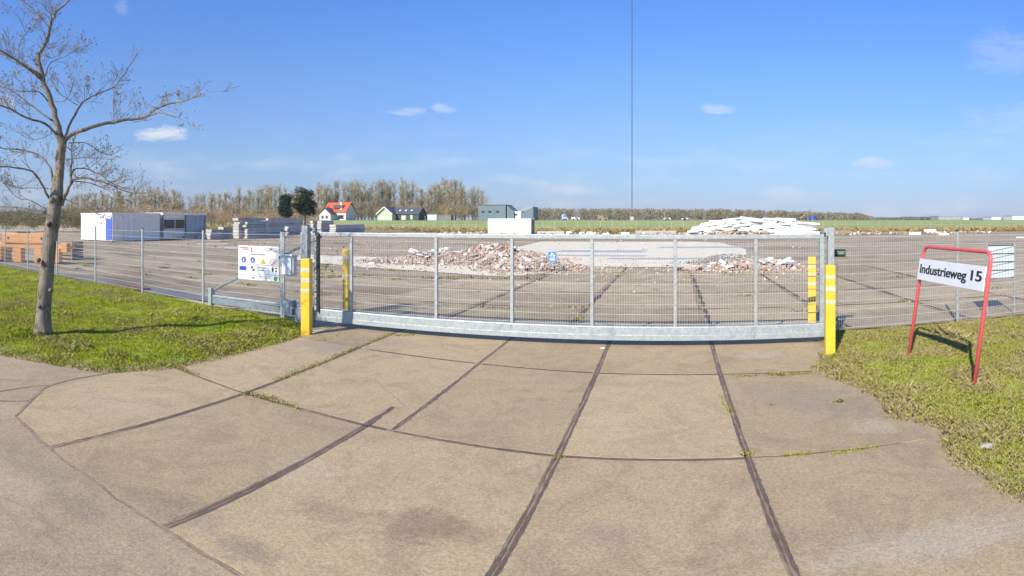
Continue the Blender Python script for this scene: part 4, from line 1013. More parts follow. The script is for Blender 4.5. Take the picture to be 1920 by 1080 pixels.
# ------------------------------------------------------------------ precast slab stacks, every slab its own thing
def stack(xl, xr, yb, yt, xend, label, grp, cols=1, drop=(0,), seed=0, th=.38, skip=0):
    X_, Y_ = gp(xr, yb); d = math.hypot(X_, Y_); xl_ = Y_ * math.tan(az(xl)); w = (X_ - xl_) / cols
    Yend = X_ / math.tan(az(xend)); L = min(max(Yend - Y_, 2), 14)
    hgt = za(yt, d); n = max(2, round(hgt / th)); th = hgt / n
    for c in range(cols):
        m = MB().box((0, 0, 0), (w - .06, L, th - .045))
        me = m.mesh('concrete_slab', [M['precasts'], M['precast']])
        for p in me.polygons: p.material_index = 1 if abs(p.normal.y) > .9 else 0  # sunlit ends paler, remaining faces darker: light and shade put into the colour
        for k in range(n - (drop[c] if c < len(drop) else 0)):
            o = mobj('concrete_slab', me); o.location = (X_ - w * (c + .5) + rnd.uniform(-.04, .04), Y_ + L / 2 + rnd.uniform(-.18, .18) + (drop[c] * .0 if c < len(drop) else 0), th * (k + .5))
            o.rotation_euler = (0, 0, rnd.uniform(-.008, .008)); tagged(o, label, 'concrete slab', grp)
stack(437, 448.4, 447.5, 408.5, 500, 'grey precast slab in the tallest twin stack right of the cabins', 'slabs of the tall twin stack', 1)
stack(450, 463, 447.5, 416, 533, 'grey precast slab in the long stack with the pale end column', 'slabs of the long front stack', 1)
stack(408, 419, 447, 425.5, 436, 'grey precast slab in the low stack beside the grey cabin', 'slabs of the low stack by the cabin', 1)
stack(384, 396, 449, 430, 409, 'dark precast slab in the pile nearest the grey cabin', 'slabs of the pile nearest the cabin', 1)
stack(491, 502.6, 441, 408.5, 568, 'grey precast slab in the wide stack behind the long one', 'slabs of the wide rear stack', 1)
stack(532.6, 540, 442, 424.6, 558, 'grey precast slab in the short stack left of the gate post', 'slabs of the stack left of the gate post', 1)
stack(581, 587, 437, 414, 600, 'grey precast slab in the narrow stack right of the gate post', 'slabs of the narrow stack behind the gate', 1)
stack(595, 603, 438, 414, 626, 'grey precast slab in the middle stack behind the top rail', 'slabs of the middle stack behind the gate', 1)
stack(618, 630, 439, 421, 684, 'grey precast slab in the long low stack farthest right', 'slabs of the long low right stack', 1)
def plank_thing(name, px0, px1, py, h, dep, label, cat, mat, rz=0, z=0):
    a, b = gp(px0, py), gp(px1, py); c = ((a[0] + b[0]) / 2, (a[1] + b[1]) / 2); L = math.hypot(a[0] - b[0], a[1] - b[1])
    o = MB().box((0, 0, h / 2), (L, dep, h), jit=.06).obj(name, mat); o.location = (c[0], c[1], z); o.rotation_euler = (0, 0, math.atan2(b[1] - a[1], b[0] - a[0]) + rz)
    return tagged(o, label, cat)
plank_thing('white_beam', 369, 428, 458.5, .12, .5, 'long white beam lying flat before the low slab stack', 'beam', M['dirtywhite'])
plank_thing('white_beam', 421, 450, 466, .14, .3, 'short white beam lying left of the info board', 'beam', M['dirtywhite'])
plank_thing('timber_sheet', 412, 470, 452.5, .18, 1.2, 'flat brown timber sheets lying below the slab stacks', 'timber', M['wood'])
plank_thing('concrete_beam', 1190, 1268, 438.5, .55, .8, 'long grey concrete beam lying left of the white panel heap', 'beam', M['precast'])
plank_thing('timber_stack', 1215, 1280, 433, .8, 1.2, 'low stack of brown timber behind the grey concrete beam', 'timber', M['wood'])
plank_thing('concrete_beam', 1006, 1058, 440, .6, .6, 'pale concrete beam on the ground right of the white container', 'beam', M['precast'])
plank_thing('steel_sheet', 570 + 175, 800, 438, .18, 3.5, 'dark grey sheet lying flat left of the white container', 'sheet', M['precasts'])
plank_thing('timber_stack', 680, 760, 435, .45, 1.5, 'long dark timber pile along the far edge of the yard', 'timber', M['wood'])
plank_thing('rusty_beam', 1146, 1160, 439.5, .4, .5, 'short rusty beam between the white fragments', 'beam', M['rust'])
plank_thing('timber_stack', 1562, 1596, 437, .5, 1.5, 'pale timber boards just right of the catch post', 'timber', M['wood'])
plank_thing('dark_heap_board', 1668, 1700, 438, .45, 1.2, 'dark board pile on the right of the yard', 'board', M['wood'])
plank_thing('white_block', 1704, 1727, 440, .45, .8, 'white block with a dark left end right of the board pile', 'block', M['white'])
plank_thing('white_block', 1732, 1755, 437, .7, .8, 'higher white block at the centre of the right debris row', 'block', M['white'])
plank_thing('white_block', 1760, 1780, 441, .35, .8, 'low white block at the right end of the debris row', 'block', M['dirtywhite'])
plank_thing('concrete_beam', 1726, 1775, 437, .25, .6, 'brown grey beam behind the white blocks', 'beam', M['precast'])
plank_thing('white_beam', 1905, 1925, 446, .15, .6, 'white beam lying at the far right edge of the yard', 'beam', M['white'])
for k, (a, b, yy_, h) in enumerate(((1062, 1072, 439, .5), (1086, 1096, 440, .45), (1100, 1112, 440, .5), (1130, 1143, 441, .35), (1164, 1180, 441, .5))):
    plank_thing('concrete_fragment', a, b, yy_, h, .5, ('leftmost', 'second', 'third', 'fourth', 'rightmost')[k] + ' of the white fragments above the gate rail beside the container', 'fragment', M['whitepanel'], rnd.uniform(-.3, .3))

# ------------------------------------------------------------------ rubble
def chunk(m, c, s, col):
    m.box(c, (s * rnd.uniform(.7, 1.6), s * rnd.uniform(.6, 1.2), s * rnd.uniform(.4, .9)), rnd.random() * 6, rnd.uniform(-.6, .6), rnd.uniform(-.6, .6), col, jit=.35)
PAL = [((.47, .31, .225), 34), ((.70, .66, .60), 13), ((.48, .37, .27), 30), ((.36, .31, .27), 14), ((.46, .24, .15), 4), ((.07, .06, .06), 10), ((.58, .48, .39), 14)]
def pick(pal):
    t = rnd.uniform(0, sum(w for _, w in pal))
    for c, w in pal:
        t -= w
        if t <= 0:
            k = rnd.uniform(.75, 1.15); return tuple(x * k for x in c)
    return c
def heap(label, mounds, pal, big=()):
    cx, cy = mounds[0][0], mounds[0][1]
    e = empty('rubble_heap', (cx, cy, 0), label, 'rubble heap')
    m = MB()
    for (x, y, rx, ry, h, n, s0, s1) in mounds:
        h *= .74
        for _ in range(int(n * 2.8)):
            a = rnd.uniform(0, 6.283); q = abs(rnd.gauss(0, .55)); q = min(q, 1.35)
            px, py = x + rx * q * math.cos(a), y + ry * q * math.sin(a)
            z = h * max(0, 1 - q) ** .8 * (1 + .3 * noise.noise(Vector((px, py, 1)))) * rnd.uniform(.75, 1.0)
            s = rnd.uniform(s0, s1) * .56 * (1 if rnd.random() < .92 else 2.1)
            chunk(m, (px - cx, py - cy, z + s * .12), s, pick(pal))
        # heap body
        n2 = 20; vs = [(x - cx, y - cy, h * .8)]
        for r_, zz in ((.45, .5), (.9, .08), (1.1, -.05)):
            vs += [(x - cx + rx * r_ * math.cos(t * 6.283 / n2), y - cy + ry * r_ * math.sin(t * 6.283 / n2), h * zz if zz > 0 else -.05) for t in range(n2)]
        fs = [(0, 1 + t, 1 + (t + 1) % n2) for t in range(n2)] + [(1 + r * n2 + t, 1 + (r+1) * n2 + t, 1 + (r+1) * n2 + (t+1) % n2, 1 + r * n2 + (t+1) % n2) for r in range(2) for t in range(n2)]
        m.add(vs, fs, (.36, .28, .22))
    o = m.obj('rubble', M['rubble'], e, colors=True); o['kind'] = 'stuff'
    for (x, y, z, dx, dy, dz, rz, rx) in big:
        o = MB().box((0, 0, 0), (dx, dy, dz), jit=.25).obj('wall_fragment', M['whitepanel'] if rnd.random() < .7 else M['precast'], e); o.location = (x - cx, y - cy, z); o.rotation_euler = (rx, rnd.uniform(-.3, .3), rz)
    return e
def bigs(x0, x1, y0, y1, z0, z1, n, s):
    return [(rnd.uniform(x0, x1), rnd.uniform(y0, y1), rnd.uniform(z0, z1), s * .62 * rnd.uniform(.6, 1.6), s * .62 * rnd.uniform(.4, .9), .08 * rnd.uniform(.8, 2), rnd.uniform(0, 3), rnd.uniform(-.6, .6)) for _ in range(n)]
heap('long low heap of brick and concrete rubble behind the middle gate bays', [(-12.8, 32.2, 4.2, 1.9, .75, 1500, .10, .26), (-11.0, 36, 4.2, 2.6, 1.15, 1100, .12, .32), (-14.6, 30.4, 2.8, 1.2, .35, 500, .1, .22)], PAL, bigs(-15, -9.5, 31, 35, .25, .8, 22, .7))
heap('steeper heap of pink and white rubble behind the blue notice', [(-6.9, 28.6, 2.3, 1.9, 1.05, 1500, .08, .22), (-8.6, 31.5, 2.4, 2.0, 1.1, 700, .1, .28), (-5.0, 29.3, 2.0, .7, .3, 300, .08, .2)], PAL, bigs(-8.5, -5.8, 28, 30.5, .2, .7, 14, .55))
heap('right rubble heap with white wall fragments and pink bricks', [(3.9, 28.8, 2.9, 1.3, .65, 1200, .08, .24), (5.4, 29.2, 1.8, 1.0, .6, 500, .1, .26), (2.4, 29.0, 1.6, .8, .35, 300, .08, .2)], PAL, bigs(2.2, 6.2, 28, 29.6, .2, .5, 18, .75))
heap('grey gravelly heap behind the right rubble heap', [(3.8, 33.5, 2.8, 1.2, .75, 900, .07, .2)], [((.36, .35, .31), 50), ((.25, .24, .21), 30), ((.5, .48, .42), 15)])
# loose debris
m = MB()
for _ in range(1300):
    x, y = rnd.uniform(-34, 20), rnd.uniform(34, 104)
    if rnd.random() < .72: x, y = rnd.uniform(-20, 8), rnd.gauss(29, 3)
    s = rnd.uniform(.03, .11) * (1 if y < 45 else 1.5); chunk(m, (x, y, s * .15), s, pick(PAL))
o = m.obj('loose_rubble', M['rubble'], colors=True); tagged(o, 'loose bricks and lumps strewn over the yard', 'rubble', kind='stuff')
m = MB()
for _ in range(420):
    x, y = rnd.uniform(-60, -16), rnd.uniform(24, 60); s = rnd.uniform(.03, .10) * (1 if y < 35 else 1.6); chunk(m, (x, y, s * .1), s, pick([((.30, .24, .18), 50), ((.5, .45, .38), 25), ((.2, .17, .14), 20)]))
o = m.obj('loose_rubble', M['rubble'], colors=True); tagged(o, 'small stones strewn over the muddy left side of the yard', 'rubble', kind='stuff')
m = MB()
for _ in range(700):
    x = rnd.uniform(-40, 60); y = rnd.gauss(98, 3.5) ; s = rnd.uniform(.2, .6); chunk(m, (x, y, s * .2), s, pick([((.42, .30, .2), 40), ((.7, .68, .62), 22), ((.25, .2, .15), 25), ((.5, .45, .38), 15)]))
o = m.obj('loose_rubble', M['rubble'], colors=True); tagged(o, 'band of broken lumps along the far end of the yard', 'rubble', kind='stuff')

# white panel heap
def wp(x, y, z, L, w, t, rz, ry, lab='white broken panel in the big white heap behind the gate'):
    o = MB().box((0, 0, 0), (L, w, t), jit=.08).obj('white_slab', M['whitepanel']); o.location = (x, y, z); o.rotation_euler = (rnd.uniform(-.22, .22), ry + rnd.uniform(-.07, .07), rz); tagged(o, lab, 'panel', 'panels of the white heap'); return o
prof = [(1293, 430), (1299, 424), (1322, 415), (1350, 410), (1380, 406), (1428, 406), (1468, 408), (1490, 413), (1505, 424)]
WY = 90.0
for lay in range(9):
    z = .2 + lay * .34
    pp = [px for px in range(1290, 1508) if za(float(np.interp(px, [a for a, _ in prof], [b for _, b in prof])), WY) > z + .12]
    if len(pp) < 6: continue
    xs_ = [xa(pp[0], WY), xa(pp[-1], WY)]
    x = xs_[0] - .1
    while x < xs_[-1]:
        L = rnd.uniform(1.8, 4.2); c = x + L / 2; s_ = 1 if c < xa(1400, WY) else -1
        wp(c, WY - 1.4 + lay * .22 + rnd.uniform(-.4, .4), z, L, rnd.uniform(1.0, 2.0), rnd.uniform(.2, .36), rnd.uniform(-.3, .3), -s_ * rnd.uniform(.0, .16) * (1 if lay > 1 else .2))
        x += L * rnd.uniform(.8, 1.0)
    if lay < 6:
        MBb = MB().box(((xs_[0] + xs_[-1]) / 2, WY + 1.6, z), ((xs_[-1] - xs_[0]) * .92, 3.2, .3)); o = MBb.obj('white_slab', M['whitepanel']); tagged(o, 'wide white panel lying at the back of the white heap', 'panel', 'rear panels of the white heap')
o = MB().box((0, 0, 0), (4.6, 1.3, 1.15)).obj('white_block', M['white'], bevel=.04); o.location = (xa(1480, 87.5), 87.2, .6); tagged(o, 'smooth white block at the right foot of the white heap', 'block')

m = MB()
for _ in range(260): chunk(m, (rnd.uniform(xa(1325, 88), xa(1440, 88)), 87.6 + rnd.uniform(-.8, .4), rnd.uniform(.05, .7)), rnd.uniform(.2, .5), pick([((.45, .31, .2), 40), ((.6, .5, .4), 30), ((.3, .22, .16), 20)]))
o = m.obj('loose_rubble', M['rubble'], colors=True); tagged(o, 'brown rubble along the foot of the white heap', 'rubble', kind='stuff')
# container
ct = empty('storage_container', (xa(955, 94), 94, 0), 'white corrugated storage container at the far end of the yard', 'container')
cw = xa(995, 94) - xa(914, 94)
MB().box((0, 1.22, 1.36), (cw - .16, 2.3, 2.4)).obj('body', M['offwhite'], ct)
n = 34
for k in range(n): MB().box((-cw / 2 + .2 + (cw - .4) * k / (n - 1), .04, 1.36), (.11, .07, 2.3)).obj('rib', M['offwhite'], ct)
for z in (.14, 2.62): MB().box((0, 0.03, z), (cw, .14, .16)).obj('rail', M['offwhite'] if z > 1 else plain('ochre grime', (.55, .42, .22), None, 1, .7), ct, bevel=.01)
for s in (-1, 1):
    for yv in (.05, 2.4): MB().box((s * (cw / 2 - .07), yv, 1.38), (.15, .15, 2.6)).obj('corner_post', M['offwhite'], ct, bevel=.01)
MB().box((cw / 2 + .01, 1.2, 1.4), (.05, 2.2, 2.4)).obj('door', M['cabind'], ct, bevel=.01)
for y in (.6, 1.0, 1.5, 1.9): MB().tube([(cw / 2 + .06, y, .3), (cw / 2 + .06, y, 2.5)], .025, 6).obj('locking_bar', M['galv'], ct)

# ------------------------------------------------------------------ houses beyond the dyke
def gable(e, w, dpt, hw, hr, roof, wall, axis='x', ov=.5, cx=0, cy=0, z=0):
    """ridge along x or y"""
    m = MB()
    if axis == 'x': vs = [(-w/2, -dpt/2, 0), (w/2, -dpt/2, 0), (w/2, dpt/2, 0), (-w/2, dpt/2, 0), (-w/2, -dpt/2, hw), (w/2, -dpt/2, hw), (w/2, dpt/2, hw), (-w/2, dpt/2, hw), (-w/2, 0, hr), (w/2, 0, hr)]; fs = [(0,1,5,4), (2,3,7,6), (1,2,6,9,5), (3,0,4,8,7)]
    else: vs = [(-w/2, -dpt/2, 0), (w/2, -dpt/2, 0), (w/2, dpt/2, 0), (-w/2, dpt/2, 0), (-w/2, -dpt/2, hw), (w/2, -dpt/2, hw), (w/2, dpt/2, hw), (-w/2, dpt/2, hw), (0, -dpt/2, hr), (0, dpt/2, hr)]; fs = [(1,2,6,5), (3,0,4,7), (0,1,5,8,4), (2,3,7,9,6)]
    m.add([(x+cx, y+cy, zz+z) for x, y, zz in vs], fs); m.obj('wall', wall, e)
    for s in (-1, 1):
        m = MB(); t = .25; k = (hr - hw) / ((dpt if axis == 'x' else w) / 2)
        o_ = (dpt if axis == 'x' else w) / 2 + ov; lo = hr - k * o_ + .15; hi = hr + .15; l2 = (w if axis == 'x' else dpt) / 2 + ov
        if axis == 'x': q = [(-l2, s*o_, lo), (l2, s*o_, lo), (l2, 0, hi), (-l2, 0, hi)]
        else: q = [(s*o_, -l2, lo), (s*o_, l2, lo), (0, l2, hi), (0, -l2, hi)]
        q = [(x+cx, y+cy, zz+z) for x, y, zz in q]; m.add(q + [(x, y, zz+t) for x, y, zz in q], [(0,1,2,3), (7,6,5,4), (0,4,5,1), (1,5,6,2), (2,6,7,3), (3,7,4,0)]); m.obj('roof', roof, e)
def part(name, e, c, d, mat, **k): return MB().box(c, d, **k).obj(name, mat, e)
HY = 245; PZ = 2.24
h1 = empty('house', (xa(637, HY), HY, PZ), 'white house with a bright orange tiled roof and dark dormer', 'house')
dd_ = math.hypot(xa(637, HY), HY)
gable(h1, 12.5, 9, 4.2, 8.4, M['tiles_o'], M['housew'], 'x')
gable(h1, 6.5, 6, 2.9, 5.6, M['tiles_d'], M['housew'], 'y', .4, -2.3, -6.8)
part('dormer', h1, (1.2, -3.2, 6.6), (4.6, 2.0, 1.6), M['tiles_d']); part('chimney', h1, (3.2, -3.6, 6.4), (.9, .9, 4.6), M['white'])
for x in (-3.6, -1.2): part('window', h1, (x, -9.85, 1.5), (1.2, .1, 1.3), M['glass'])
part('window', h1, (3.5, -4.56, 1.6), (3.0, .1, 1.8), M['glass']); part('window', h1, (-5, -4.56, 2.6), (1.0, .1, 1.2), M['glass'])
h2 = empty('house', (xa(752, HY), HY, PZ), 'low pale green house with a dark roof and white gable edges', 'house')
gable(h2, 7.5, 10, 3.0, 6.0, M['tiles_d'], M['houseg'], 'y', .5, -5.3, -1.2)
gable(h2, 13.5, 8.5, 2.9, 5.6, M['tiles_d'], M['housed'], 'x', .4, 3.2, 2)
for s in (-1, 1): part('barge_board', h2, (-5.3 + s * 2.15, -6.9, 4.4), (5.4, .25, .4), M['white'], ry=s * math.atan2(3.0, 3.75))
part('window', h2, (-6.4, -6.25, 1.3), (1.8, .1, 1.3), M['white']); part('window', h2, (-4.2, -6.25, 1.4), (1.4, .1, 1.6), M['white'])
part('window', h2, (2.4, -2.3, 1.2), (2.2, .1, 2.0), M['housew']); part('window', h2, (6.4, -2.3, 1.4), (1.2, .1, 2.0), M['houseg'])
for x in (0, 3, 6): part('roof_light', h2, (x, -.9, 4.55), (.9, .9, .1), M['cabin'], rx=R(33))
sh = empty('white_shed', (xa(812, HY - 4), HY - 4, PZ), 'small white shed or caravan right of the green house', 'shed')
part('body', sh, (0, 0, 1.3), (4.3, 2.5, 2.4), M['white']); part('roof', sh, (0, 0, 2.56), (4.6, 2.8, .12), M['palep'])
sh = empty('dark_shed', (xa(793, HY + 2), HY + 2, PZ), 'low dark shed between the green house and the white shed', 'shed')
part('body', sh, (0, 0, 1.0), (4.2, 2.5, 2.0), M['housed']); part('roof', sh, (0, 0, 2.06), (4.6, 2.8, .12), M['tiles_d'])
sh = empty('grey_shed', (xa(835, HY + 4), HY + 4, PZ), 'long grey green shed right of the white shed', 'shed')
part('body', sh, (0, 0, 1.1), (6.6, 3, 2.2), plain('grey green boards', (.22, .25, .20), None, 1, .8), ); part('roof', sh, (0, 0, 2.26), (7, 3.4, .12), M['slatel'])
FX = xa(930, 235)
h3 = empty('industrial_building', (FX, 235, PZ), 'slate blue flat roofed building with small square windows behind the container', 'building')
part('wall', h3, (-1.5, 4, 3.2), (12.0, 10, 6.4), M['slate']); part('roof', h3, (-1.5, 4, 6.46), (12.4, 10.4, .15), M['tiles_d'])
for x in (-5.4, -2.4, .9): part('window', h3, (x, -1.05, 3.6), (1.3, .1, .8), M['glass'])
part('white_wing', h3, (9.2, 4, 1.9), (3.4, 8, 3.8), M['housew']); part('window', h3, (8.6, -.06, 2.4), (1.2, .1, .6), M['glass'])
m = MB(); y = 0
m.add([(5, -.9, 0), (8, -.9, 0), (8, -.9, 3.6), (5, -.9, 6.2), (5, 8, 0), (8, 8, 0), (8, 8, 3.6), (5, 8, 6.2)], [(0,1,2,3), (7,6,5,4), (3,2,6,7), (1,5,6,2), (0,3,7,4)]); m.obj('sloped_wing', M['slate'], h3)
m = MB(); m.add([(10.9, -.9, 0), (16.2, -.9, 0), (16.2, -.9, 5.6), (10.9, -.9, 2.6), (10.9, 8, 0), (16.2, 8, 0), (16.2, 8, 5.6), (10.9, 8, 2.6)], [(0,1,2,3), (7,6,5,4), (3,2,6,7), (1,5,6,2), (0,3,7,4)]); m.obj('sloped_wing', M['slate'], h3)
m = MB(); m.add([(7.0, 4, 5.6), (10, 8.5, 5.9), (16, 8.5, 5.9), (16, 4, 4.6), (9.5, 3, 3.9)], [(0, 4, 3, 2, 1)]); m.obj('light_roof', M['slatel'], h3)
# far right distant halls
for k, (px, w, h, mm, lab) in enumerate(((1905, 36, 7, 'white', 'far white hall at the right end of the horizon'), (1775, 46, 6, 'slatel', 'far grey shed on the horizon above the street sign'), (1860, 20, 5, 'white', 'tiny far white building on the horizon left of the white hall'), (1802, 14, 4, 'white', 'tiny far pale building on the horizon right of the grey shed'))):
    Yd = 900; e = empty('far_hall', (xa(px, Yd), Yd, PZ), lab, 'building'); part('wall', e, (0, 0, h / 2), (w, 30, h), M[mm]); part('roof', e, (0, 0, h + .3), (w + 1, 31, .5), M['slatel'])
# vehicles on the far road
def van(px, Y, body, L, H, label, cat, tcol=None):
    e = empty('far_' + cat.split()[0], (xa(px, Y), Y, PZ), label, cat)
    m = MB(); y0, y1 = -1, 1
    prof_ = [(-L/2, .35), (L/2, .35), (L/2, .9), (L/2 - .5, 1.1), (L/2 - 1.1, H), (-L/2, H)]
    n_ = len(prof_); m.add([(a, y0, b) for a, b in prof_] + [(a, y1, b) for a, b in prof_], [tuple(range(n_)), tuple(range(n_, 2*n_))[::-1]] + [(i, n_+i, n_+(i+1) % n_, (i+1) % n_) for i in range(n_)]); m.obj('body', body, e)
    part('window', e, (L/2 - 1.35, -1.01, H * .72), (.9, .04, .5), M['glass'])
    for s in (-1, 1): MB().disc((s * (L/2 - .9), .35), .36, -1.06, 14, .25).obj('wheel', M['black'], e)
van(1524, 232, M['van'], 4.6, 1.9, 'blue van driving on the far road right of the white heap', 'van')
van(1060, 232, plain('pale blue lorry', (.45, .5, .7), None, 1, .4), 2.6, 2.4, 'small pale blue vehicle on the far road right of the flat roofed building', 'vehicle')
van(1080, 233, M['dirtywhite'], 3.4, 1.3, 'white car on the far road beside the pale blue vehicle', 'car')
van(1131, 231, M['wood'], 4.0, 1.9, 'brown vehicle on the far road left of the mast', 'vehicle'); van(1251, 233, M['dirtywhite'], 2.8, 1.0, 'white car on the far road right of the mast', 'car')
van(1284, 233, M['dirtywhite'], 2.6, .9, 'white car on the far road just left of the white heap', 'car')
# tall thin mast
ms = empty('radio_mast', (xa(1185, 320), 320, PZ), 'very tall thin dark mast rising above the far wood', 'mast')
MB().tube([(0, 0, 0), (0, 0, 190)], .2, 8).obj('shaft', M['ink'], ms); MB().box((0, 0, 1), (2, 2, 2)).obj('footing', M['precast'], ms)
# conveyor beyond the white heap
cv = empty('conveyor', (xa(1500, 200), 200, PZ - .2), 'slanting pale conveyor boom right of the white heap before the far wood', 'conveyor')
MB().box((1.9, 0, 2.5), (5.2, .5, .35), ry=-math.atan2(3.4, 4)).obj('boom', M['wood'], cv)
for x, h in ((2.8, 3.2), (4.4, 4.6)): MB().box((x, 0, h / 2), (.12, .12, h)).obj('support', M['galv'], cv)

# ------------------------------------------------------------------ far trees
def crown_mesh(kind, seed):
    r = random.Random(seed); m = MB(); H = 1.0; tw_ = MB()
    def tri(p, q, w, col):
        d = (q - p); s = d.cross(Vector((r.uniform(-1, 1), r.uniform(-1, 1), r.uniform(-.3, .3))))
        if s.length < 1e-6: return
        s = s.normalized() * w
        m.add([p - s, p + s, q], [(0, 1, 2)], col)
    pal = {'poplar': ((.44, .34, .17), (.37, .30, .16), (.50, .39, .21), (.36, .32, .14)), 'broad': ((.30, .25, .16), (.25, .22, .14), (.33, .29, .2)),
           'scrub': ((.44, .32, .19), (.50, .38, .24), (.36, .29, .16), (.40, .27, .16)), 'olive': ((.25, .23, .12), (.30, .25, .14), (.20, .19, .10))}[kind]
    if kind == 'poplar':
        for k in range(60):
            z0 = .02 + .80 * r.random() ** 1.15; a = r.uniform(0, 6.28); L = r.uniform(.14, .30) * (1.1 - z0 * .5); sp = r.uniform(.06, .15) * (1.35 - z0)
            p = Vector((0, 0, z0)); q = Vector((math.cos(a) * sp, math.sin(a) * sp, z0 + L)); q.z = min(q.z, r.uniform(.93, 1.02)); c = r.choice(pal)
            tri(p, q, .0035, c)
            for _ in range(26):
                t = r.uniform(.1, 1); b = p.lerp(q, t); e = b + Vector((r.uniform(-1, 1) * .05, r.uniform(-1, 1) * .05, r.uniform(.02, .07))); tri(b, e, .0019, r.choice(pal))
    else:
        w = {'broad': .34, 'scrub': .75, 'olive': .7}[kind]; n = {'broad': 60, 'scrub': 80, 'olive': 90}[kind]
        blobs = [(Vector((r.uniform(-1, 1) * w * .6, r.uniform(-1, 1) * w * .6, r.uniform(.25, .8))), r.uniform(.14, .24)) for _ in range(9)]
        for k in range(n):
            c0, rr = r.choice(blobs); d = Vector((r.gauss(0, 1), r.gauss(0, 1), r.gauss(0, .8))).normalized() * rr * r.uniform(.3, 1); p = c0 + d; c = r.choice(pal)
            if p.z < 0: p.z = abs(p.z)
            if kind == 'broad': tri(Vector((0, 0, .22)), p, .005, c)
            for _ in range(12):
                b = p + Vector((r.gauss(0, .05), r.gauss(0, .05), r.gauss(0, .04))); e = b + Vector((r.uniform(-1, 1) * .045, r.uniform(-1, 1) * .045, r.uniform(-.01, .07))); tri(b, e, .006 if kind != 'broad' else .0035, r.choice(pal))
    return m.mesh('crown', M['crown'], colors=True)
def far_tree(name, cat, kind, seed, trunk=True):
    e = empty(name, (0, 0, 0), 'x', cat)
    if trunk: MB().tube([(0, 0, -.02), (.004, 0, .3), (0, .004, .75 if kind == 'poplar' else .35)], [.016, .012, .004], 6).obj('trunk', M['twig'], e)
    mobj('crown', crown_mesh(kind, seed), e); return e
def where(px):
    return ('behind the orange steelwork' if px < 75 else 'behind the trunk of the big tree' if px < 150 else 'behind the white cabin' if px < 290 else 'behind the grey cabin' if px < 385 else 'above the low slab stack' if px < 435 else 'above the tall slab stacks' if px < 520 else 'around the two pines' if px < 600 else 'behind the orange roofed house' if px < 690 else 'behind the pale green house' if px < 790 else 'behind the sheds' if px < 850 else 'left of the slate blue building')
protos = {('poplar', k): far_tree('poplar', 'tree', 'poplar', k + 1) for k in range(6)}
protos.update({('broad', k): far_tree('bare_tree', 'tree', 'broad', k + 21) for k in range(3)})
used = set()
def put(kind, k, x, y, h, label, group, wide=1, z=None):
    p = protos[(kind, k)]; z = gz(x, y) if z is None else z; sc = (h * wide, h * wide, h)
    if (kind, k) not in used: used.add((kind, k)); o = p; o.location = (x, y, z); o.rotation_euler = (0, 0, rnd.uniform(0, 6)); o.scale = sc; o['label'] = label; o['group'] = group; return o
    return copy_tree(p, (x, y, z), rnd.uniform(0, 6), sc, label, group)
top = lambda px: np.interp(px, [0, 60, 130, 200, 245, 300, 340, 352, 372, 385, 400, 420, 455, 480, 520, 535, 560, 600, 640, 680, 700, 720, 740, 765, 790, 815, 830, 860, 880, 900, 920],
                               [374, 378, 366, 360, 352, 350, 352, 372, 358, 352, 356, 356, 352, 354, 346, 352, 352, 345, 342, 341, 341, 342, 343, 338, 352, 336, 340, 336, 350, 354, 362])
px = 128
gl_ = 'bare brown poplar in the long row behind the yard'
while px < 905:
    D = np.interp(px, [128, 560, 600, 920], [185, 228, 312, 325]) + rnd.uniform(-8, 8)
    x, y = D * math.sin(az(px)), D * math.cos(az(px)); z = gz(x, y); t = float(top(px)) - (6 if px > 600 else 2) + (rnd.uniform(-5, 6) if rnd.random() < .7 else rnd.uniform(6, 18))
    h = EYE + (412 - t) / K * D - z
    if 346 < px < 352 or rnd.random() < .06: px += 7; continue
    seg = where(px)
    gl_ = ('tallest ' if h > (17 if px < 600 else 24) else 'middling ' if h > (14.5 if px < 600 else 21.5) else 'low ') + 'bare brown poplar ' + seg
    put('poplar', rnd.randrange(6), x, y, h, gl_, 'poplars behind the yard', rnd.uniform(.85, 1.55), z)
    px += rnd.uniform(3.6, 8.6)
for px, t, D, k in ((878, 352, 300, 0), (893, 352, 302, 1), (906, 356, 300, 2), (850, 350, 305, 1), (700, 350, 310, 2), (780, 356, 310, 0), (30, 376, 190, 0), (62, 380, 188, 1), (100, 377, 186, 2), (5, 380, 185, 1)):
    x, y = D * math.sin(az(px)), D * math.cos(az(px)); z = gz(x, y); put('broad', k, x, y, EYE + (412 - t) / K * D - z, 'bare spreading tree beyond the right end of the poplars' if px > 800 else 'bare spreading tree standing among the scrub and poplars', 'spreading bare trees', rnd.uniform(.9, 1.2), z)
# undergrowth and scrub
scr = {}
for kind, nm in (('scrub', 'tan_bush'), ('olive', 'olive_bush')):
    for k in range(3):
        e = MB(); me = crown_mesh(kind, 60 + k + (10 if kind == 'olive' else 0)); scr[(kind, k)] = me
def bush(kind, px, D, h, label, group):
    x, y = D * math.sin(az(px)), D * math.cos(az(px)); me = scr[(kind, rnd.randrange(3))]
    o = mobj('bush', me); o.location = (x, y, gz(x, y)); o.scale = (h * rnd.uniform(1, 1.5), h * rnd.uniform(1, 1.3), h); o.rotation_euler = (0, 0, rnd.uniform(0, 6)); tagged(o, label, 'bush', group)
px = -20
while px < 165: bush('olive', px, rnd.uniform(120, 135), rnd.uniform(3.8, 6.0), 'olive brown scrub bush ' + where(px), 'scrub left of the cabins'); px += rnd.uniform(3, 5.5)
px = 130
while px < 592: bush('olive' if px < 235 else 'scrub', px, np.interp(px, [130, 620], [150, 205]) + rnd.uniform(-8, 6), rnd.uniform(4, 6.8) * (1.3 if 235 < px < 420 else 1.05), 'leafless bush at the foot of the poplars ' + where(px), 'bushes under the poplars'); px += rnd.uniform(4.5, 8)
px = 600
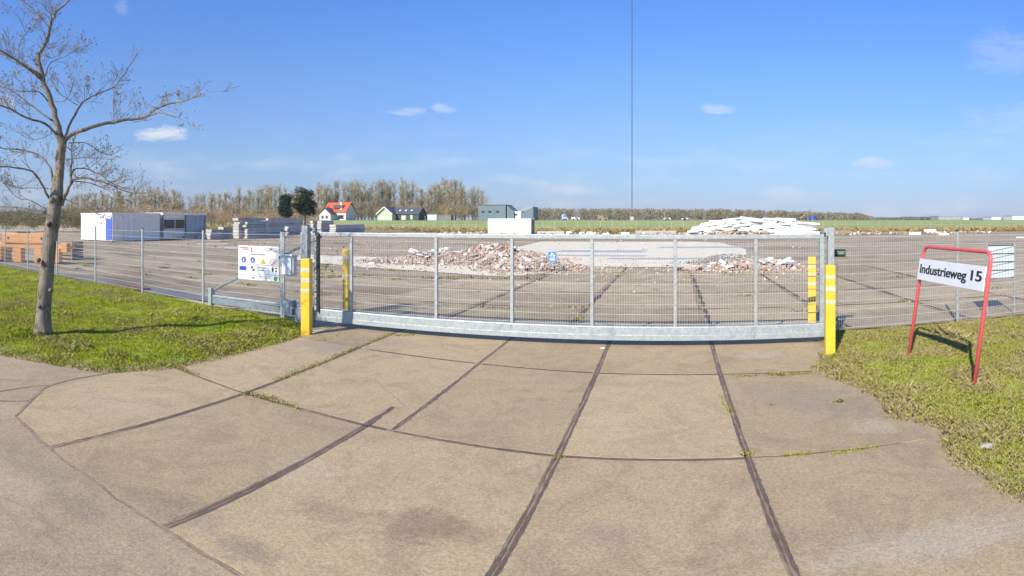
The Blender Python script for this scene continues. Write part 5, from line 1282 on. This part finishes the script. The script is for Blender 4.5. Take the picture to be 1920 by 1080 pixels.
while px < 915: bush('scrub' if rnd.random() < .5 else 'olive', px, 302 + rnd.uniform(-4, 4), rnd.uniform(5.5, 9.5), 'brown bush under the poplars ' + where(px), 'bushes behind the houses'); px += rnd.uniform(3.5, 6)
# two dark pines
def pine(px, D, t, b, label, seed):
    r = random.Random(seed); x, y = D * math.sin(az(px)), D * math.cos(az(px)); z = gz(x, y); h = EYE + (412 - t) / K * D - z
    e = empty('pine_tree', (x, y, z), label, 'tree')
    MB().tube([(0, 0, 0), (.1, .05, h * .4), (0, 0, h * .85)], [.35, .28, .1], 8).obj('trunk', M['bark'], e)
    m = MB(); blobs = [(Vector((r.uniform(-1, 1) * b, r.uniform(-1, 1) * b, h * r.uniform(.38, .88))), r.uniform(1.1, 2.1)) for _ in range(30)]
    for c, rr in blobs:
        c.x *= 1.15 - abs(c.z / h - .6) ; m2 = MB().tube([(0, 0, c.z - 1.2), c], [.12, .05], 5)
        for _ in range(230):
            d = Vector((r.gauss(0, 1), r.gauss(0, 1), r.gauss(0, .6))).normalized() * rr * r.uniform(.5, 1); p = c + d; p.z = min(p.z, h)
            q = p + Vector((r.uniform(-.5, .5), r.uniform(-.5, .5), r.uniform(-.1, .4))); s = Vector((r.uniform(-1, 1), r.uniform(-1, 1), r.uniform(-.6, .6))).normalized() * .2
            k = r.uniform(.6, 1.4); m.add([p - s, p + s, q], [(0, 1, 2)], (.042 * k, .066 * k, .035 * k))
        m.v += []; m2.obj('branch', M['bark'], e)
    m.obj('crown', M['needles'], e, colors=True)
pine(572, 175, 349, 1.9, 'tall dark green pine beside the orange roofed house', 5); pine(536, 172, 363, .7, 'smaller dark green pine left of the tall one', 8)
# far wood as one mass
r = random.Random(77); m = MB()
def wood(m, px0, px1, D, topf, n, w, pal, sz):
    for k in range(n):
        px = r.uniform(px0, px1); d = D + r.uniform(0, 40); x, y = d * math.sin(az(px)), d * math.cos(az(px)); h = EYE + (412 - topf(px)) / K * d - 2.2; h *= r.uniform(.82, 1.05) if r.random() < .7 else r.uniform(.6, .9)
        cw_ = w * r.uniform(.7, 1.4); c0 = r.choice(pal)
        for _ in range(80):
            zz = r.uniform(0, 1) ** .8; wd_ = cw_ * (1 - zz ** 3 * .7); a = r.uniform(0, 6.28); q_ = math.sqrt(r.random()) * wd_; b = Vector((x + math.cos(a) * q_, y + math.sin(a) * q_, 2.2 + h * zz * .93))
            e = b + Vector((r.uniform(-1, 1), r.uniform(-1, 1), r.uniform(.3, 1.6))) * sz; s = Vector((r.uniform(-1, 1), r.uniform(-1, 1), .2)).normalized() * sz * .32; k2 = r.uniform(.8, 1.2)
            m.add([b - s, b + s, e], [(0, 1, 2)], tuple(v * k2 for v in c0))
wood(m, 985, 1632, 400, lambda p: np.interp(p, [985, 1000, 1350, 1500, 1615, 1632], [393, 390, 391, 396, 400, 406]), 700, 3.0, ((.27, .23, .15), (.30, .27, .16), (.24, .21, .14), (.31, .25, .17)), .8)
tagged(m.obj('far_wood', M['crown'], colors=True), 'long brown wood along the horizon right of the flat roofed building', 'wood', kind='stuff')
m = MB(); wood(m, 1636, 1760, 1100, lambda p: 411.3 if p < 1690 else 409.5, 110, 12, ((.16, .17, .13), (.19, .18, .14)), 3.0)
wood(m, 1760, 2100, 1500, lambda p: 412.2, 60, 20, ((.16, .17, .14),), 3.5); wood(m, -300, 140, 420, lambda p: 396, 90, 5, ((.20, .17, .10), (.17, .15, .095)), 1.6)
tagged(m.obj('distant_woods', M['crown'], colors=True), 'low hazy woods on the horizon above the street sign', 'wood', kind='stuff')
RULES = {'chimney': 'roof', 'dormer': 'roof', 'roof_light': 'roof', 'barge_board': 'roof', 'handle': 'door', 'window_bar': 'window', 'window_frame': 'window', 'lock': 'door', 'pictogram_figure': 'pictogram_disc',
         'exclamation_stroke': 'warning_triangle', 'ban_ground': 'ban_ring', 'ban_bar': 'ban_ring', 'green_field': 'plate', 'reflective_band': 'body', 'joint_ring': 'body', 'post_cap': 'post', 'lettering': 'name_plate',
         'rail_lip': 'bottom_rail', 'tail_lip': 'tail_beam', 'catch_slot': 'catch_plate', 'bolt_hole': 'beam', 'locking_bar': 'door', 'lid_': 'body', 'print_mark': 'plate'}
def ctr(o):
    b = o.bound_box; return Vector([(b[0][i] + b[6][i]) / 2 for i in range(3)]) + o.location
for o in [x for x in bpy.data.objects if x.type == 'MESH' and x.parent and x.parent.type == 'EMPTY']:
    t = RULES.get(o.name.split('.')[0])
    if not t: continue
    c_ = [q for q in o.parent.children if q.name.split('.')[0] == t and q.type == 'MESH' and q.location.length < 1e-6]
    if not c_: continue
    k = ctr(o); o.parent = min(c_, key=lambda q: (ctr(q) - k).length)
# pale air: one even closed volume round everything
hb = MB().box((0, 950, 96), (6600, 2300, 196)); hz_ = bpy.data.materials.new('haze'); hz_.use_nodes = True; hz_.node_tree.nodes.clear()
hv = hz_.node_tree.nodes.new('ShaderNodeVolumePrincipled'); ho = hz_.node_tree.nodes.new('ShaderNodeOutputMaterial'); hz_.node_tree.links.new(hv.outputs[0], ho.inputs['Volume'])
hv.inputs['Color'].default_value = (.86, .92, 1, 1); hv.inputs['Density'].default_value = HAZE; hv.inputs['Anisotropy'].default_value = .2
if HAZE: tagged(hb.obj('haze', hz_), kind='stuff')
print('objects', len(bpy.data.objects))
